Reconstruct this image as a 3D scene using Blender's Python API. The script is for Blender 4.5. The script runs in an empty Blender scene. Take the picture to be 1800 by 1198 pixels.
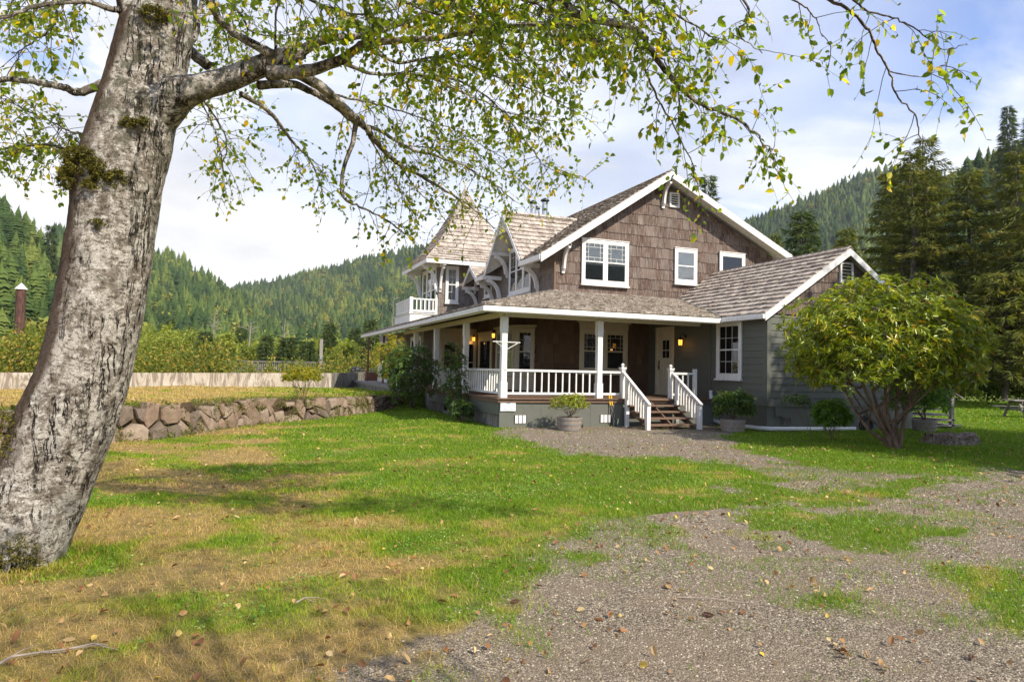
import bpy, math, random
import numpy as np
from mathutils import Vector, Matrix
random.seed(7)
SC = bpy.context.scene
rad = math.radians
# ------------------------------------------------------------------ camera
YAW, PIT, ROL, FPX = rad(21.283), rad(2.351), rad(1.206), 1200.0
CF = np.array([math.sin(YAW)*math.cos(PIT), math.cos(YAW)*math.cos(PIT), math.sin(PIT)])
_r = np.array([math.cos(YAW), -math.sin(YAW), 0.0]); _u = np.cross(_r, CF)
CR = _r*math.cos(ROL)+_u*math.sin(ROL); CU = -_r*math.sin(ROL)+_u*math.cos(ROL)
CAM = np.array([0, 0, 1.55])
cd = bpy.data.cameras.new('camera'); cam = bpy.data.objects.new('camera', cd)
SC.collection.objects.link(cam); SC.camera = cam
M = Matrix.Identity(4)
for i in range(3):
    M[i][0], M[i][1], M[i][2], M[i][3] = CR[i], CU[i], -CF[i], CAM[i]
cam.matrix_world = M
cd.sensor_width = 36; cd.lens = 36*FPX/1800; cd.clip_end = 6000; cd.clip_start = 0.05
def at(px, py, D):
    """a point seen at photo pixel px,py and D metres into the scene (used once to measure the place)"""
    d = CR*(px-900)/FPX - CU*(py-599)/FPX + CF
    return CAM + d*D
# ------------------------------------------------------------------ light
SUN_AZ, SUN_EL = rad(157), rad(41)
sdir = Vector((math.sin(SUN_AZ)*math.cos(SUN_EL), math.cos(SUN_AZ)*math.cos(SUN_EL), math.sin(SUN_EL)))
sl = bpy.data.lights.new('sun', 'SUN'); sl.energy = 4.8; sl.angle = rad(0.6); sl.color = (1.0, 0.925, 0.79)
so = bpy.data.objects.new('sun', sl); SC.collection.objects.link(so)
so.rotation_euler = sdir.to_track_quat('Z', 'Y').to_euler()
SC.view_settings.view_transform = 'Standard'; SC.view_settings.look = 'None'
SC.view_settings.exposure = 0.45; SC.view_settings.gamma = 1
SC.view_settings.use_curve_mapping = False
# ------------------------------------------------------------------ node helper
class NT:
    def __init__(s, tree): s.t = tree; s.t.nodes.clear()
    def n(s, typ, ins=None, **kw):
        x = s.t.nodes.new(typ)
        for k, v in kw.items(): setattr(x, k, v)
        for k, v in (ins or {}).items():
            if isinstance(v, bpy.types.NodeSocket): s.t.links.new(v, x.inputs[k])
            else: x.inputs[k].default_value = v
        return x
    def noise(s, vec, scale, detail=4, rough=.55, dist=0):
        return s.n('ShaderNodeTexNoise', {'Vector': vec, 'Scale': scale, 'Detail': detail, 'Roughness': rough, 'Distortion': dist}).outputs['Fac']
    def ramp(s, fac, pts, interp='LINEAR'):
        r = s.n('ShaderNodeValToRGB', {'Fac': fac}); e = r.color_ramp.elements; r.color_ramp.interpolation = interp
        while len(e) < len(pts): e.new(.5)
        for i, (p, c) in enumerate(pts):
            e[i].position = p; e[i].color = (c, c, c, 1) if isinstance(c, (int, float)) else (*c, 1)
        return r.outputs['Color']
    def mix(s, f, a, b, mode='MIX'):
        x = s.n('ShaderNodeMix', data_type='RGBA', blend_type=mode)
        for i, v in ((0, f), (6, a), (7, b)):
            if isinstance(v, bpy.types.NodeSocket): s.t.links.new(v, x.inputs[i])
            else: x.inputs[i].default_value = v if (i == 0) else ((*v, 1) if len(v) == 3 else v)
        return x.outputs[2]
    def m(s, op, a, b=0.5, c=0.5):
        x = s.n('ShaderNodeMath', operation=op)
        for i, v in enumerate((a, b, c)):
            if isinstance(v, bpy.types.NodeSocket): s.t.links.new(v, x.inputs[i])
            else: x.inputs[i].default_value = v
        return x.outputs[0]
    def mapping(s, vec, sc):
        return s.n('ShaderNodeMapping', {'Vector': vec, 'Scale': sc}).outputs[0]
    def attr(s, name): return s.n('ShaderNodeAttribute', attribute_name=name).outputs['Fac']
    def obj(s): return s.n('ShaderNodeTexCoord').outputs['Object']
    def bump(s, h, strength=.3, dist=.01):
        return s.n('ShaderNodeBump', {'Height': h, 'Strength': strength, 'Distance': dist}).outputs[0]
    def out(s, sh, k='Surface'):
        o = s.n('ShaderNodeOutputMaterial'); s.t.links.new(sh, o.inputs[k])
# ------------------------------------------------------------------ sky with clouds
W = bpy.data.worlds.new('World'); SC.world = W; W.use_nodes = True
k = NT(W.node_tree)
sky = k.n('ShaderNodeTexSky', sky_type='NISHITA', sun_disc=False, sun_elevation=SUN_EL, sun_rotation=SUN_AZ, air_density=1.0, dust_density=0.6, ozone_density=1.5)
dirv = k.n('ShaderNodeTexCoord').outputs['Generated']
sep = k.n('ShaderNodeSeparateXYZ', {'Vector': dirv})
zc = k.m('MAXIMUM', sep.outputs[2], 0.0)
# the cloud layers: project the direction on a flat deck for the high wisps, keep it angular for the low cumulus
inv = k.m('DIVIDE', 1.0, k.m('ADD', zc, 0.16))
flat = k.n('ShaderNodeVectorMath', {0: dirv, 1: inv}, operation='MULTIPLY')
cmb = k.n('ShaderNodeCombineXYZ', {'X': inv, 'Y': inv, 'Z': inv})
k.t.links.new(cmb.outputs[0], flat.inputs[1])
wv = k.n('ShaderNodeMapping', {'Vector': flat.outputs[0], 'Scale': (0.55, 1.15, 0.4), 'Rotation': (0, 0, 0.5), 'Location': (3.1, 1.2, 0)}).outputs[0]
wisp = k.ramp(k.noise(wv, 1.7, 8, .58, .5), [(.34, 0.0), (.60, 1.0)])
cum = k.ramp(k.noise(k.n('ShaderNodeMapping', {'Vector': dirv, 'Scale': (1, 1, 1.9), 'Location': (1.7, .4, .15)}).outputs[0], 2.6, 8, .55, .15), [(.47, 0.0), (.52, 1.0)])
side = k.n('ShaderNodeVectorMath', {0: dirv, 1: (-0.62, 0.78, 0.0)}, operation='DOT_PRODUCT').outputs['Value']   # + to the left of the view
left = k.ramp(side, [(.30, 0.0), (.80, 1.0)])
low = k.ramp(sep.outputs[2], [(.16, 1.0), (.42, 0.0)])
low2 = k.ramp(sep.outputs[2], [(.02, 1.0), (.30, 0.0)])
bank = k.m('MAXIMUM', k.m('MULTIPLY', cum, k.m('MULTIPLY_ADD', left, .8, .1)), k.m('MULTIPLY', k.m('MULTIPLY', low, left), k.m('MULTIPLY_ADD', cum, .5, .75)))
mid = k.ramp(k.n('ShaderNodeVectorMath', {0: dirv, 1: (0.30, 0.86, 0.40)}, operation='DOT_PRODUCT').outputs['Value'], [(.80, 0.0), (.98, 1.0)])
cov = k.m('MAXIMUM', k.m('MULTIPLY', bank, 1.0), k.m('MAXIMUM', k.m('MULTIPLY', wisp, .80), k.m('MULTIPLY', mid, .72)))
cov = k.m('MINIMUM', k.m('ADD', cov, k.m('MULTIPLY', low2, .3)), 1.0)
shade = k.ramp(k.noise(k.n('ShaderNodeMapping', {'Vector': dirv, 'Scale': (1, 1, 2.2), 'Location': (.3, .8, .5)}).outputs[0], 3.4, 6, .5, .2), [(.36, (5.7, 5.75, 5.9)), (.60, (8.6, 8.55, 8.5))])
skc = k.mix(1.0, sky.outputs[0], (0.95, 1.2, 1.7), 'MULTIPLY')
skm = k.mix(cov, skc, shade)
bg = k.n('ShaderNodeBackground', {'Color': skm, 'Strength': 0.11})
wo = k.n('ShaderNodeOutputWorld'); k.t.links.new(bg.outputs[0], wo.inputs[0])
# ------------------------------------------------------------------ mesh helpers
def link(o): SC.collection.objects.link(o); return o
class MB:
    def __init__(s): s.v = []; s.f = []; s.a = []
    def add(s, vs, fs, var=None):
        b = len(s.v); s.v += [tuple(x) for x in vs]; s.f += [tuple(i+b for i in f) for f in fs]
        s.a += [random.random() if var is None else var]*len(fs)
    def ob(s, O, U, V, N, a, b, c, d, e, f, var=None):
        """box spanned from origin O along U [a,b], V [c,d], N [e,f]"""
        O, U, V, N = (Vector(t) for t in (O, U, V, N))
        P = [O+U*x+V*y+N*z for z in (e, f) for y in (c, d) for x in (a, b)]
        s.add(P, [(0, 2, 3, 1), (4, 5, 7, 6), (0, 1, 5, 4), (2, 6, 7, 3), (0, 4, 6, 2), (1, 3, 7, 5)], var)
    def box(s, x0, x1, y0, y1, z0, z1, var=None):
        s.ob((0, 0, 0), (1, 0, 0), (0, 1, 0), (0, 0, 1), x0, x1, y0, y1, z0, z1, var)
    def bar(s, p, q, w, h, up=(0, 0, 1), var=None):
        p, q = Vector(p), Vector(q); d = (q-p); L = d.length; d.normalize()
        r = d.cross(Vector(up)); r.normalize(); u2 = r.cross(d)
        s.ob(p, d, r, u2, 0, L, -w/2, w/2, -h/2, h/2, var)
    def tube(s, path, radii, n=8, cap=True, var=None):
        path = [Vector(p) for p in path]
        if not hasattr(radii, '__len__'): radii = [radii]*len(path)
        t0 = (path[1]-path[0]).normalized()
        r = t0.cross(Vector((0, 0, 1)))
        if r.length < .1: r = t0.cross(Vector((1, 0, 0)))
        r.normalize(); vs = []; fs = []
        for i, p in enumerate(path):
            t = (path[min(i+1, len(path)-1)]-path[max(i-1, 0)]).normalized()
            r = (r-t*r.dot(t)).normalized(); b = t.cross(r)
            for j in range(n):
                a = 2*math.pi*j/n; vs.append(p+(r*math.cos(a)+b*math.sin(a))*radii[i])
        for i in range(len(path)-1):
            for j in range(n):
                fs.append((i*n+j, i*n+(j+1) % n, (i+1)*n+(j+1) % n, (i+1)*n+j))
        if cap: fs += [tuple(range(n-1, -1, -1)), tuple((len(path)-1)*n+j for j in range(n))]
        s.add(vs, fs, random.random() if var is None else var)
    def lathe(s, c, prof, n=24, var=None):
        vs = [(c[0]+r*math.cos(2*math.pi*j/n), c[1]+r*math.sin(2*math.pi*j/n), c[2]+z) for r, z in prof for j in range(n)]
        fs = [(i*n+j, i*n+(j+1) % n, (i+1)*n+(j+1) % n, (i+1)*n+j) for i in range(len(prof)-1) for j in range(n)]
        fs += [tuple(range(n-1, -1, -1)), tuple((len(prof)-1)*n+j for j in range(n))]
        s.add(vs, fs, var)
    def prism(s, pts, d, var=None):
        pts = [Vector(p) for p in pts]; d = Vector(d); n = len(pts)
        s.add(pts+[p+d for p in pts], [tuple(range(n-1, -1, -1)), tuple(range(n, 2*n))]+[(i, (i+1) % n, n+(i+1) % n, n+i) for i in range(n)], var)
def finish(name, me, mat, parent, smooth, label, kind):
    me.materials.append(mat)
    if smooth: me.polygons.foreach_set('use_smooth', [True]*len(me.polygons))
    o = link(bpy.data.objects.new(name, me))
    if parent is not None:
        o.parent = parent
        if parent.parent is None: o.matrix_parent_inverse = Matrix.Translation(-parent.location)
    if label: o['label'] = label
    if kind: o['kind'] = kind
    return o
def mk(name, mb, mat, parent=None, smooth=False, label=None, kind=None, bev=0, fixn=True):
    me = bpy.data.meshes.new(name); me.from_pydata(mb.v, [], mb.f); me.update()
    at_ = me.attributes.new('var', 'FLOAT', 'FACE'); at_.data.foreach_set('value', mb.a)
    if fixn:
        import bmesh
        bm = bmesh.new(); bm.from_mesh(me); bmesh.ops.recalc_face_normals(bm, faces=bm.faces); bm.to_mesh(me); bm.free()
    o = finish(name, me, mat, parent, smooth, label, kind)
    if bev:
        b = o.modifiers.new('bevel', 'BEVEL'); b.width = bev; b.segments = 2; b.limit_method = 'ANGLE'; b.angle_limit = rad(50)
    return o
def npmesh(name, v, f, mat, parent=None, var=None, vvar=None, smooth=False, label=None, kind=None):
    """numpy mesh: v Nx3, f MxK (K = 3 or 4), var per face, vvar per vertex"""
    v = np.asarray(v, np.float32); f = np.asarray(f, np.int32); m_, kk = f.shape
    me = bpy.data.meshes.new(name); me.vertices.add(len(v)); me.vertices.foreach_set('co', v.ravel())
    me.loops.add(m_*kk); me.loops.foreach_set('vertex_index', f.ravel())
    me.polygons.add(m_); me.polygons.foreach_set('loop_start', np.arange(m_, dtype=np.int32)*kk)
    try: me.polygons.foreach_set('loop_total', np.full(m_, kk, np.int32))
    except Exception: pass
    me.update(calc_edges=True)
    if var is not None:
        me.attributes.new('var', 'FLOAT', 'FACE').data.foreach_set('value', np.asarray(var, np.float32))
    for kx, arr in (vvar or {}).items():
        me.attributes.new(kx, 'FLOAT', 'POINT').data.foreach_set('value', np.asarray(arr, np.float32))
    return finish(name, me, mat, parent, smooth, label, kind)
def thing(name, label, cat, loc=(0, 0, 0), group=None):
    o = link(bpy.data.objects.new(name, None)); o.location = loc; o.empty_display_size = .3
    return tag(o, label, cat, group)
def tag(o, label, cat, group=None, kind=None):
    if label: o['label'] = label
    if cat: o['category'] = cat
    if group: o['group'] = group
    if kind: o['kind'] = kind
    return o
def struct(o): o['kind'] = 'structure'; return o
def dup(root, loc, rz=0, label=None, sc=1.0):
    r = root.copy(); link(r); r.location = loc; r.rotation_euler = (0, 0, rz); r.scale = (sc, sc, sc)
    if label: r['label'] = label
    for ch in list(root.children):
        c = ch.copy(); link(c); c.parent = r
        for g in ch.children:
            q = g.copy(); link(q); q.parent = c
    return r
# ------------------------------------------------------------------ value noise in numpy
def _h(i, j, s):
    n = (i.astype(np.int64)*374761393 + j.astype(np.int64)*668265263 + s*1274126177) & 0x7fffffff
    n = ((n ^ (n >> 13))*1274126177) & 0x7fffffff
    return ((n ^ (n >> 16)) & 0xffff)/65535.0
def vn(x, y, s=0):
    xi = np.floor(x); yi = np.floor(y); fx = x-xi; fy = y-yi
    fx = fx*fx*(3-2*fx); fy = fy*fy*(3-2*fy); a = _h(xi, yi, s); b = _h(xi+1, yi, s); c = _h(xi, yi+1, s); d = _h(xi+1, yi+1, s)
    return (a*(1-fx)+b*fx)*(1-fy)+(c*(1-fx)+d*fx)*fy
def fbm(x, y, s=0, o=4):
    t = 0; a = .5; n = 0
    for i in range(o): t = t+a*vn(x*2**i, y*2**i, s+i*17); n += a; a *= .5
    return t/n
def sstep(x, a, b):
    t = np.clip((x-a)/(b-a), 0, 1); return t*t*(3-2*t)
def poly_sd(x, y, P):
    """signed distance to polygon P (negative inside)"""
    P = np.array(P, float); n = len(P); d = np.full(x.shape, 1e9); ins = np.zeros(x.shape, bool)
    for i in range(n):
        ax, ay = P[i]; bx, by = P[(i+1) % n]; ex, ey = bx-ax, by-ay
        t = np.clip(((x-ax)*ex+(y-ay)*ey)/(ex*ex+ey*ey+1e-12), 0, 1)
        d = np.minimum(d, np.hypot(x-ax-t*ex, y-ay-t*ey))
        c = ((ay > y) != (by > y)) & (x < (bx-ax)*(y-ay)/((by-ay) if by != ay else 1e-9)+ax); ins ^= c
    return np.where(ins, -d, d)
# ------------------------------------------------------------------ materials
def newmat(name):
    m_ = bpy.data.materials.new(name); m_.use_nodes = True; return m_, NT(m_.node_tree)
def princ(kk, col, rough=.7, bump=None, spec=.35, **kw):
    ins = {'Base Color': col if isinstance(col, bpy.types.NodeSocket) else (*col, 1), 'Roughness': rough, 'Specular IOR Level': spec}
    if bump is not None: ins['Normal'] = bump
    ins.update(kw)
    return kk.n('ShaderNodeBsdfPrincipled', ins).outputs[0]
def m_shake(name, cols, streak, gray=None, moss=0.0):
    m_, q = newmat(name); ob = q.obj(); v = q.attr('var')
    base = q.ramp(v, [(i/(len(cols)-1), c) for i, c in enumerate(cols)])
    gr = q.noise(q.mapping(ob, streak), 1.0, 6, .65)
    col = q.mix(q.ramp(gr, [(.3, .55), (.7, 0.0)]), base, (.035, .024, .018))
    if gray:
        col = q.mix(q.ramp(q.noise(q.mapping(ob, (streak[0]*.6+1, streak[1]*.6+1, streak[2]*.6)), 1.3, 5, .7), [(.48, 0.0), (.66, .75)]), col, gray)
    if moss: col = q.mix(q.ramp(q.noise(ob, 1.6, 5, .7), [(.52, 0.0), (.72, moss)]), col, (.17, .14, .06))
    q.out(princ(q, col, .85, q.bump(gr, .5, .006), .2)); return m_
M_wall = m_shake('weathered_brown_shake', [(.08, .045, .032), (.155, .105, .082), (.115, .068, .048), (.225, .17, .138), (.135, .096, .076), (.18, .137, .115)], (45, 45, 2.5), (.31, .262, .23))
M_wallg = m_shake('weathered_grey_shingle', [(.20, .165, .14), (.26, .22, .19), (.17, .135, .115), (.23, .19, .15)], (45, 45, 3), (.30, .27, .25))
M_roof = m_shake('pale_cedar_roof_shake', [(.36, .295, .24), (.54, .46, .39), (.28, .22, .175), (.60, .52, .44), (.47, .395, .325)], (14, 14, 14), (.64, .57, .49))
M_roofd = m_shake('dark_weathered_roof_shake', [(.20, .16, .12), (.38, .32, .265), (.13, .10, .075), (.50, .43, .365), (.27, .22, .175)], (14, 14, 14), (.50, .45, .39), .5)
M_porchsh = m_shake('brown_porch_shingle', [(.11, .068, .042), (.17, .105, .066), (.13, .08, .05), (.20, .125, .08)], (45, 45, 2.5))
def m_paint(name, col, dirt, amt=.35, rough=.5):
    m_, q = newmat(name); ob = q.obj()
    n1 = q.noise(q.mapping(ob, (6, 6, 1.6)), 1.5, 6, .7); n2 = q.noise(ob, 38, 3)
    c = q.mix(q.ramp(n1, [(.46, 0.0), (.74, amt)]), col, dirt)
    c = q.mix(q.ramp(n2, [(.66, 0.0), (.75, amt)]), c, dirt)
    q.out(princ(q, c, rough, q.bump(n2, .15, .003))); return m_
M_white = m_paint('white_paint', (.74, .725, .69), (.44, .37, .29), .6)
M_cream = m_paint('cream_trim_paint', (.62, .56, .43), (.40, .34, .24))
M_wood = m_paint('brown_deck_boards', (.17, .105, .07), (.09, .055, .038), .7, .75)
M_grayw = m_paint('grey_weathered_boards', (.25, .225, .20), (.12, .10, .085), .7, .85)
def m_siding():
    m_, q = newmat('grey_green_siding'); ob = q.obj()
    n1 = q.noise(q.mapping(ob, (2, 2, 14)), 2, 5, .7); n2 = q.noise(ob, 2.2, 5, .6)
    c = q.mix(q.ramp(n1, [(.35, 0.0), (.7, .5)]), (.115, .118, .096), (.14, .143, .118))
    c = q.mix(q.ramp(n2, [(.55, 0.0), (.75, .4)]), c, (.07, .074, .055))
    q.out(princ(q, c, .6, q.bump(n1, .15, .003))); return m_
M_siding = m_siding()
def m_conc(name, a, b, c_, sc=1.0):
    m_, q = newmat(name); ob = q.obj()
    n1 = q.noise(ob, 1.1*sc, 8, .68, .8); n2 = q.noise(q.mapping(ob, (9*sc, 9*sc, 1.2)), 1, 6, .7); n3 = q.noise(ob, 60, 4)
    st = q.noise(q.n('ShaderNodeMapping', {'Vector': ob, 'Rotation': (0.5, 0.6, 0), 'Scale': (2.2, 2.2, .5)}).outputs[0], 1.6, 7, .72, 1.2)
    c = q.mix(q.ramp(n1, [(.38, 0.0), (.62, 1.0)]), a, b)
    c = q.mix(q.ramp(st, [(.47, 0.0), (.54, .9)]), c, c_)
    c = q.mix(q.ramp(n2, [(.56, 0.0), (.75, .6)]), c, c_)
    q.out(princ(q, c, .9, q.bump(q.m('ADD', n3, n1), .4, .006), .2)); return m_
M_conc = m_conc('stained_concrete', (.55, .49, .41), (.43, .36, .28), (.22, .18, .135))
M_concd = m_conc('grey_foundation', (.27, .25, .215), (.20, .185, .155), (.12, .11, .09))
def m_simple(name, col, rough=.6, spec=.4, metal=0, bump_s=0, emis=None, var=0):
    m_, q = newmat(name); ob = q.obj(); n = q.noise(ob, 24, 5, .6)
    c = q.mix(q.ramp(n, [(.35, 0.0), (.7, .45)]), col, tuple(x*.62 for x in col))
    kw = {'Metallic': metal}
    if emis: kw['Emission Color'] = (*emis[0], 1); kw['Emission Strength'] = emis[1]
    q.out(princ(q, c, rough, q.bump(n, .2, .004), spec, **kw)); return m_
M_black = m_simple('black_iron', (.02, .02, .02), .5)
M_metal = m_simple('galvanised_metal', (.62, .62, .63), .32, .5, .85)
M_rust = m_simple('rusty_brown_steel', (.18, .075, .045), .8)
M_pvc = m_simple('white_plastic_pipe', (.78, .77, .75), .35)
M_vent = m_simple('vent_slot_white', (.78, .74, .72), .6)
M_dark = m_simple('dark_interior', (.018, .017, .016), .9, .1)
M_yellow = m_simple('yellow_grip', (.75, .45, .03), .5)
M_greenm = m_simple('dark_green_steel', (.02, .06, .05), .45)
M_curtain = m_simple('pale_curtain', (.55, .53, .50), .9, .1)
M_curtd = m_simple('grey_curtain', (.20, .20, .19), .9, .1)
M_blind = m_simple('white_blind', (.90, .89, .86), .8, .1)
M_lamp = m_simple('amber_lamp_glass', (.9, .45, .1), .4, .4, 0, 0, ((1.0, .42, .05), 2.0))
def m_glass():
    m_, q = newmat('window_glass')
    lw = q.n('ShaderNodeFresnel', {'IOR': 1.5}).outputs[0]
    g = q.n('ShaderNodeBsdfGlossy', {'Roughness': 0.02, 'Color': (1, 1, 1, 1), 'Normal': q.bump(q.noise(q.obj(), 1.7, 2), .05, .02)}).outputs[0]
    t = q.n('ShaderNodeBsdfTransparent', {'Color': (.95, .97, .96, 1)}).outputs[0]
    mx = q.n('ShaderNodeMixShader', {0: q.m('MINIMUM', q.m('MULTIPLY_ADD', lw, 1.2, .02), 1.0)})
    q.t.links.new(t, mx.inputs[1]); q.t.links.new(g, mx.inputs[2]); q.out(mx.outputs[0]); return m_
M_glass = m_glass()
def m_leaf(name, cols, trans=.5, rough=.42, tcol=None, spec=.4):
    m_, q = newmat(name); v = q.attr('var')
    c = q.ramp(v, [(p, cc) for p, cc in cols])
    p = princ(q, c, rough, None, spec)
    tc = q.mix(1.0, c, tcol or (2.2, 2.1, .7), 'MULTIPLY')
    t = q.n('ShaderNodeBsdfTranslucent', {'Color': tc}).outputs[0]
    mx = q.n('ShaderNodeMixShader', {0: trans}); q.t.links.new(p, mx.inputs[1]); q.t.links.new(t, mx.inputs[2])
    q.out(mx.outputs[0]); return m_
def m_bark(name, a, b, sc=8, stretch=(1, 1, .25), bs=.6, bd=.01):
    m_, q = newmat(name); ob = q.obj(); n = q.noise(q.mapping(ob, stretch), sc, 7, .65, .4)
    n2 = q.noise(ob, 2.0, 4)
    c = q.mix(q.ramp(n, [(.38, 0.0), (.62, 1.0)]), a, b); c = q.mix(q.ramp(n2, [(.45, 0.0), (.7, .4)]), c, tuple(x*.5 for x in a))
    q.out(princ(q, c, .9, q.bump(n, bs, bd), .2)); return m_
# ================================================================== HOUSE
X, Y, Z = Vector((1, 0, 0)), Vector((0, 1, 0)), Vector((0, 0, 1))
house = thing('country_house', 'two-storey shingled country house with wraparound porch, corner tower and grey sided wing', 'house', (13, 21, 0))
def clip_poly(P, Q):
    """clip polygon P by convex polygon Q (2-D, Q counter-clockwise)"""
    out = P; n = len(Q)
    for i in range(n):
        a, b = Q[i], Q[(i+1) % n]; inp = out; out = []
        if not inp: return []
        sd = lambda p: (b[0]-a[0])*(p[1]-a[1])-(b[1]-a[1])*(p[0]-a[0])
        for j in range(len(inp)):
            p, q = inp[j], inp[(j+1) % len(inp)]; sp, sq = sd(p), sd(q)
            if sp >= 0: out.append(p)
            if (sp >= 0) != (sq >= 0):
                t = sp/(sp-sq); out.append((p[0]+(q[0]-p[0])*t, p[1]+(q[1]-p[1])*t))
    return out
def shingles(mb, O, U, V, poly, expo, wr, thick, base=.004, jit=.012, lift=0.0):
    """a course-laid skin of individual tapered shingles over a convex polygon given in (u, v) on plane O,U,V"""
    O, U, V = Vector(O), Vector(U).normalized(), Vector(V).normalized(); N = U.cross(V)
    A = sum(poly[i][0]*poly[(i+1) % len(poly)][1]-poly[(i+1) % len(poly)][0]*poly[i][1] for i in range(len(poly)))
    if A < 0: poly = poly[::-1]
    u0 = min(p[0] for p in poly); u1 = max(p[0] for p in poly); v0 = min(p[1] for p in poly); v1 = max(p[1] for p in poly)
    v = v0; row = 0
    while v < v1-.01:
        u = u0-random.random()*wr[1]
        while u < u1:
            w = random.uniform(*wr); j = random.uniform(-jit, jit) if row else 0
            R = [(u+.002, v+j), (u+w-.003, v+j+random.uniform(-.004, .004)), (u+w-.003, v+expo+.035), (u+.002, v+expo+.035)]
            C = clip_poly(R, poly)
            if len(C) >= 3:
                th = thick*random.uniform(.75, 1.3); tw = random.uniform(-.004, .004); cu = u+w/2
                def H(p): return base+lift+th*max(0.0, 1-(p[1]-v-j)/(expo+.05))+tw*(p[0]-cu)/w*2
                n = len(C)
                top = [O+U*p[0]+V*p[1]+N*H(p) for p in C]; bot = [O+U*p[0]+V*p[1]+N*(-.004) for p in C]
                mb.add(top+bot, [tuple(range(n))]+[(i, n+i, n+(i+1) % n, (i+1) % n) for i in range(n)])
            u += w
        v += expo; row += 1
def part(name, mb, mat, label=None, parent=None, **kw): return mk(name, mb, mat, parent or house, label=label, **kw)
# --- plain wall solids (sheathing) behind the shingles
def extr(pts, d): b = MB(); b.prism(pts, d, .5); return b
YF, XL, XR = 20.95, 9.66, 18.95
gab = [(XL, .7), (XR, .7), (XR, 6.10), (13.9, 8.45), (XL, 5.72)]
part('wall', extr([(x, YF, z) for x, z in gab], (0, .16, 0)), M_porchsh)
part('wall', extr([(XL, YF+.16, .6), (XL, 31.5, .6), (XL, 31.5, 5.72), (XL, YF+.16, 5.72)], (.16, 0, 0)), M_wallg)
part('wall', extr([(XR, YF+.16, .0), (XR, 31.5, .0), (XR, 31.5, 6.1), (XR, YF+.16, 6.1)], (-.16, 0, 0)), M_wallg)
part('wall', extr([(x, 31.5, z) for x, z in gab], (0, .16, 0)), M_wallg)
b = MB()
shingles(b, (0, YF, 0), X, Z, [(XL, 4.1), (XR, 4.1), (XR, 6.10), (13.9, 8.45), (XL, 5.72)], .385, (.10, .36), .022)
part('gable_shingles', b, M_wall, 'big brown weathered shakes of the main gable')
b = MB()
shingles(b, (0, YF, 0), X, Z, [(XL, .8), (13.42, .8), (13.42, 4.1), (XL, 4.1)], .33, (.12, .36), .018)
shingles(b, (XL, 0, 0), -Y, Z, [(-31.5, .8), (-YF, .8), (-YF, 3.7), (-31.5, 3.7)], .33, (.12, .36), .018)
part('porch_wall_shingles', b, M_porchsh)
b = MB()
shingles(b, (XL, 0, 0), -Y, Z, [(-31.5, 3.7), (-YF, 3.7), (-YF, 5.7), (-31.5, 5.7)], .19, (.10, .26), .012)
shingles(b, (XL, 0, 0), -Y, Z, [(-25.6, 5.7), (-22.8, 5.7), (-24.2, 7.2)], .19, (.10, .26), .012)
part('side_shingles', b, M_wallg, 'small grey shingles of the side wall')
b = MB(); b.box(XL-.03, XL+.03, YF-.035, YF+.0, 4.1, 5.7, .5); part('corner_board', b, M_wood)
# --- main roof
RX, RZ = 13.9, 8.70
def roof_slab(pts, th, mat=None, name='roof_deck'):
    pts = [Vector(p) for p in pts]; n = (pts[1]-pts[0]).cross(pts[2]-pts[0]).normalized()
    if n.z < 0: n = -n
    b = MB(); b.prism(pts, -n*th, .5); return part(name, b, mat or M_white)
def roof_skin(mb, pts, expo, wr, thick):
    """pts: eave-left, eave-right (as seen from outside, below), ... convex 3-D polygon in one plane"""
    P = [Vector(p) for p in pts]; n = (P[1]-P[0]).cross(P[2]-P[0]).normalized()
    if n.z < 0: n = -n
    U = Z.cross(n).normalized(); V = n.cross(U); O = P[0]
    shingles(mb, O, U, V, [((p-O).dot(U), (p-O).dot(V)) for p in P], expo, wr, thick)
y0, y1 = 20.36, 31.9
mL = [(8.9, y0, RZ-.67*5), (8.9, y1, RZ-.67*5), (RX, y1, RZ), (RX, y0, RZ)]
mR = [(19.35, y0, RZ-.472*5.45), (RX, y0, RZ), (RX, y1, RZ), (19.35, y1, RZ-.472*5.45)]
def mp(x, y): return (x, y, RZ-.67*(RX-x))
mLs = [[mp(8.9, y0), mp(8.9, 22.2), mp(RX, 22.2), mp(RX, y0)], [mp(8.9, 22.2), mp(12.15, 24.2), mp(RX, 24.2), mp(RX, 22.2)], [mp(12.15, 24.2), mp(8.9, 26.2), mp(RX, 26.2), mp(RX, 24.2)],
       [mp(8.9, 26.2), mp(8.9, 27.02), mp(RX, 27.02), mp(RX, 26.2)], [mp(8.9, 27.02), mp(9.9, 28.1), mp(RX, 28.1), mp(RX, 27.02)], [mp(9.9, 28.1), mp(8.9, 29.18), mp(RX, 29.18), mp(RX, 28.1)], [mp(8.9, 29.18), mp(8.9, y1), mp(RX, y1), mp(RX, 29.18)]]
for pl in mLs: roof_slab(pl, .05)
roof_slab(mR, .05)
b = MB()
for pl in mLs: roof_skin(b, pl, .22, (.10, .28), .05)
roof_skin(b, mR, .22, (.10, .28), .03)
for i in range(48):   # ridge caps
    yy = y0+i*.24; b.bar((RX-.07, yy, RZ+.025), (RX-.07, yy+.3, RZ+.01), .17, .02, (-.5, 0, .85)); b.bar((RX+.07, yy, RZ+.025), (RX+.07, yy+.3, RZ+.01), .17, .02, (.4, 0, .9))
part('roof', b, M_roofd)
b = MB()   # rake boards + soffit
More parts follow.
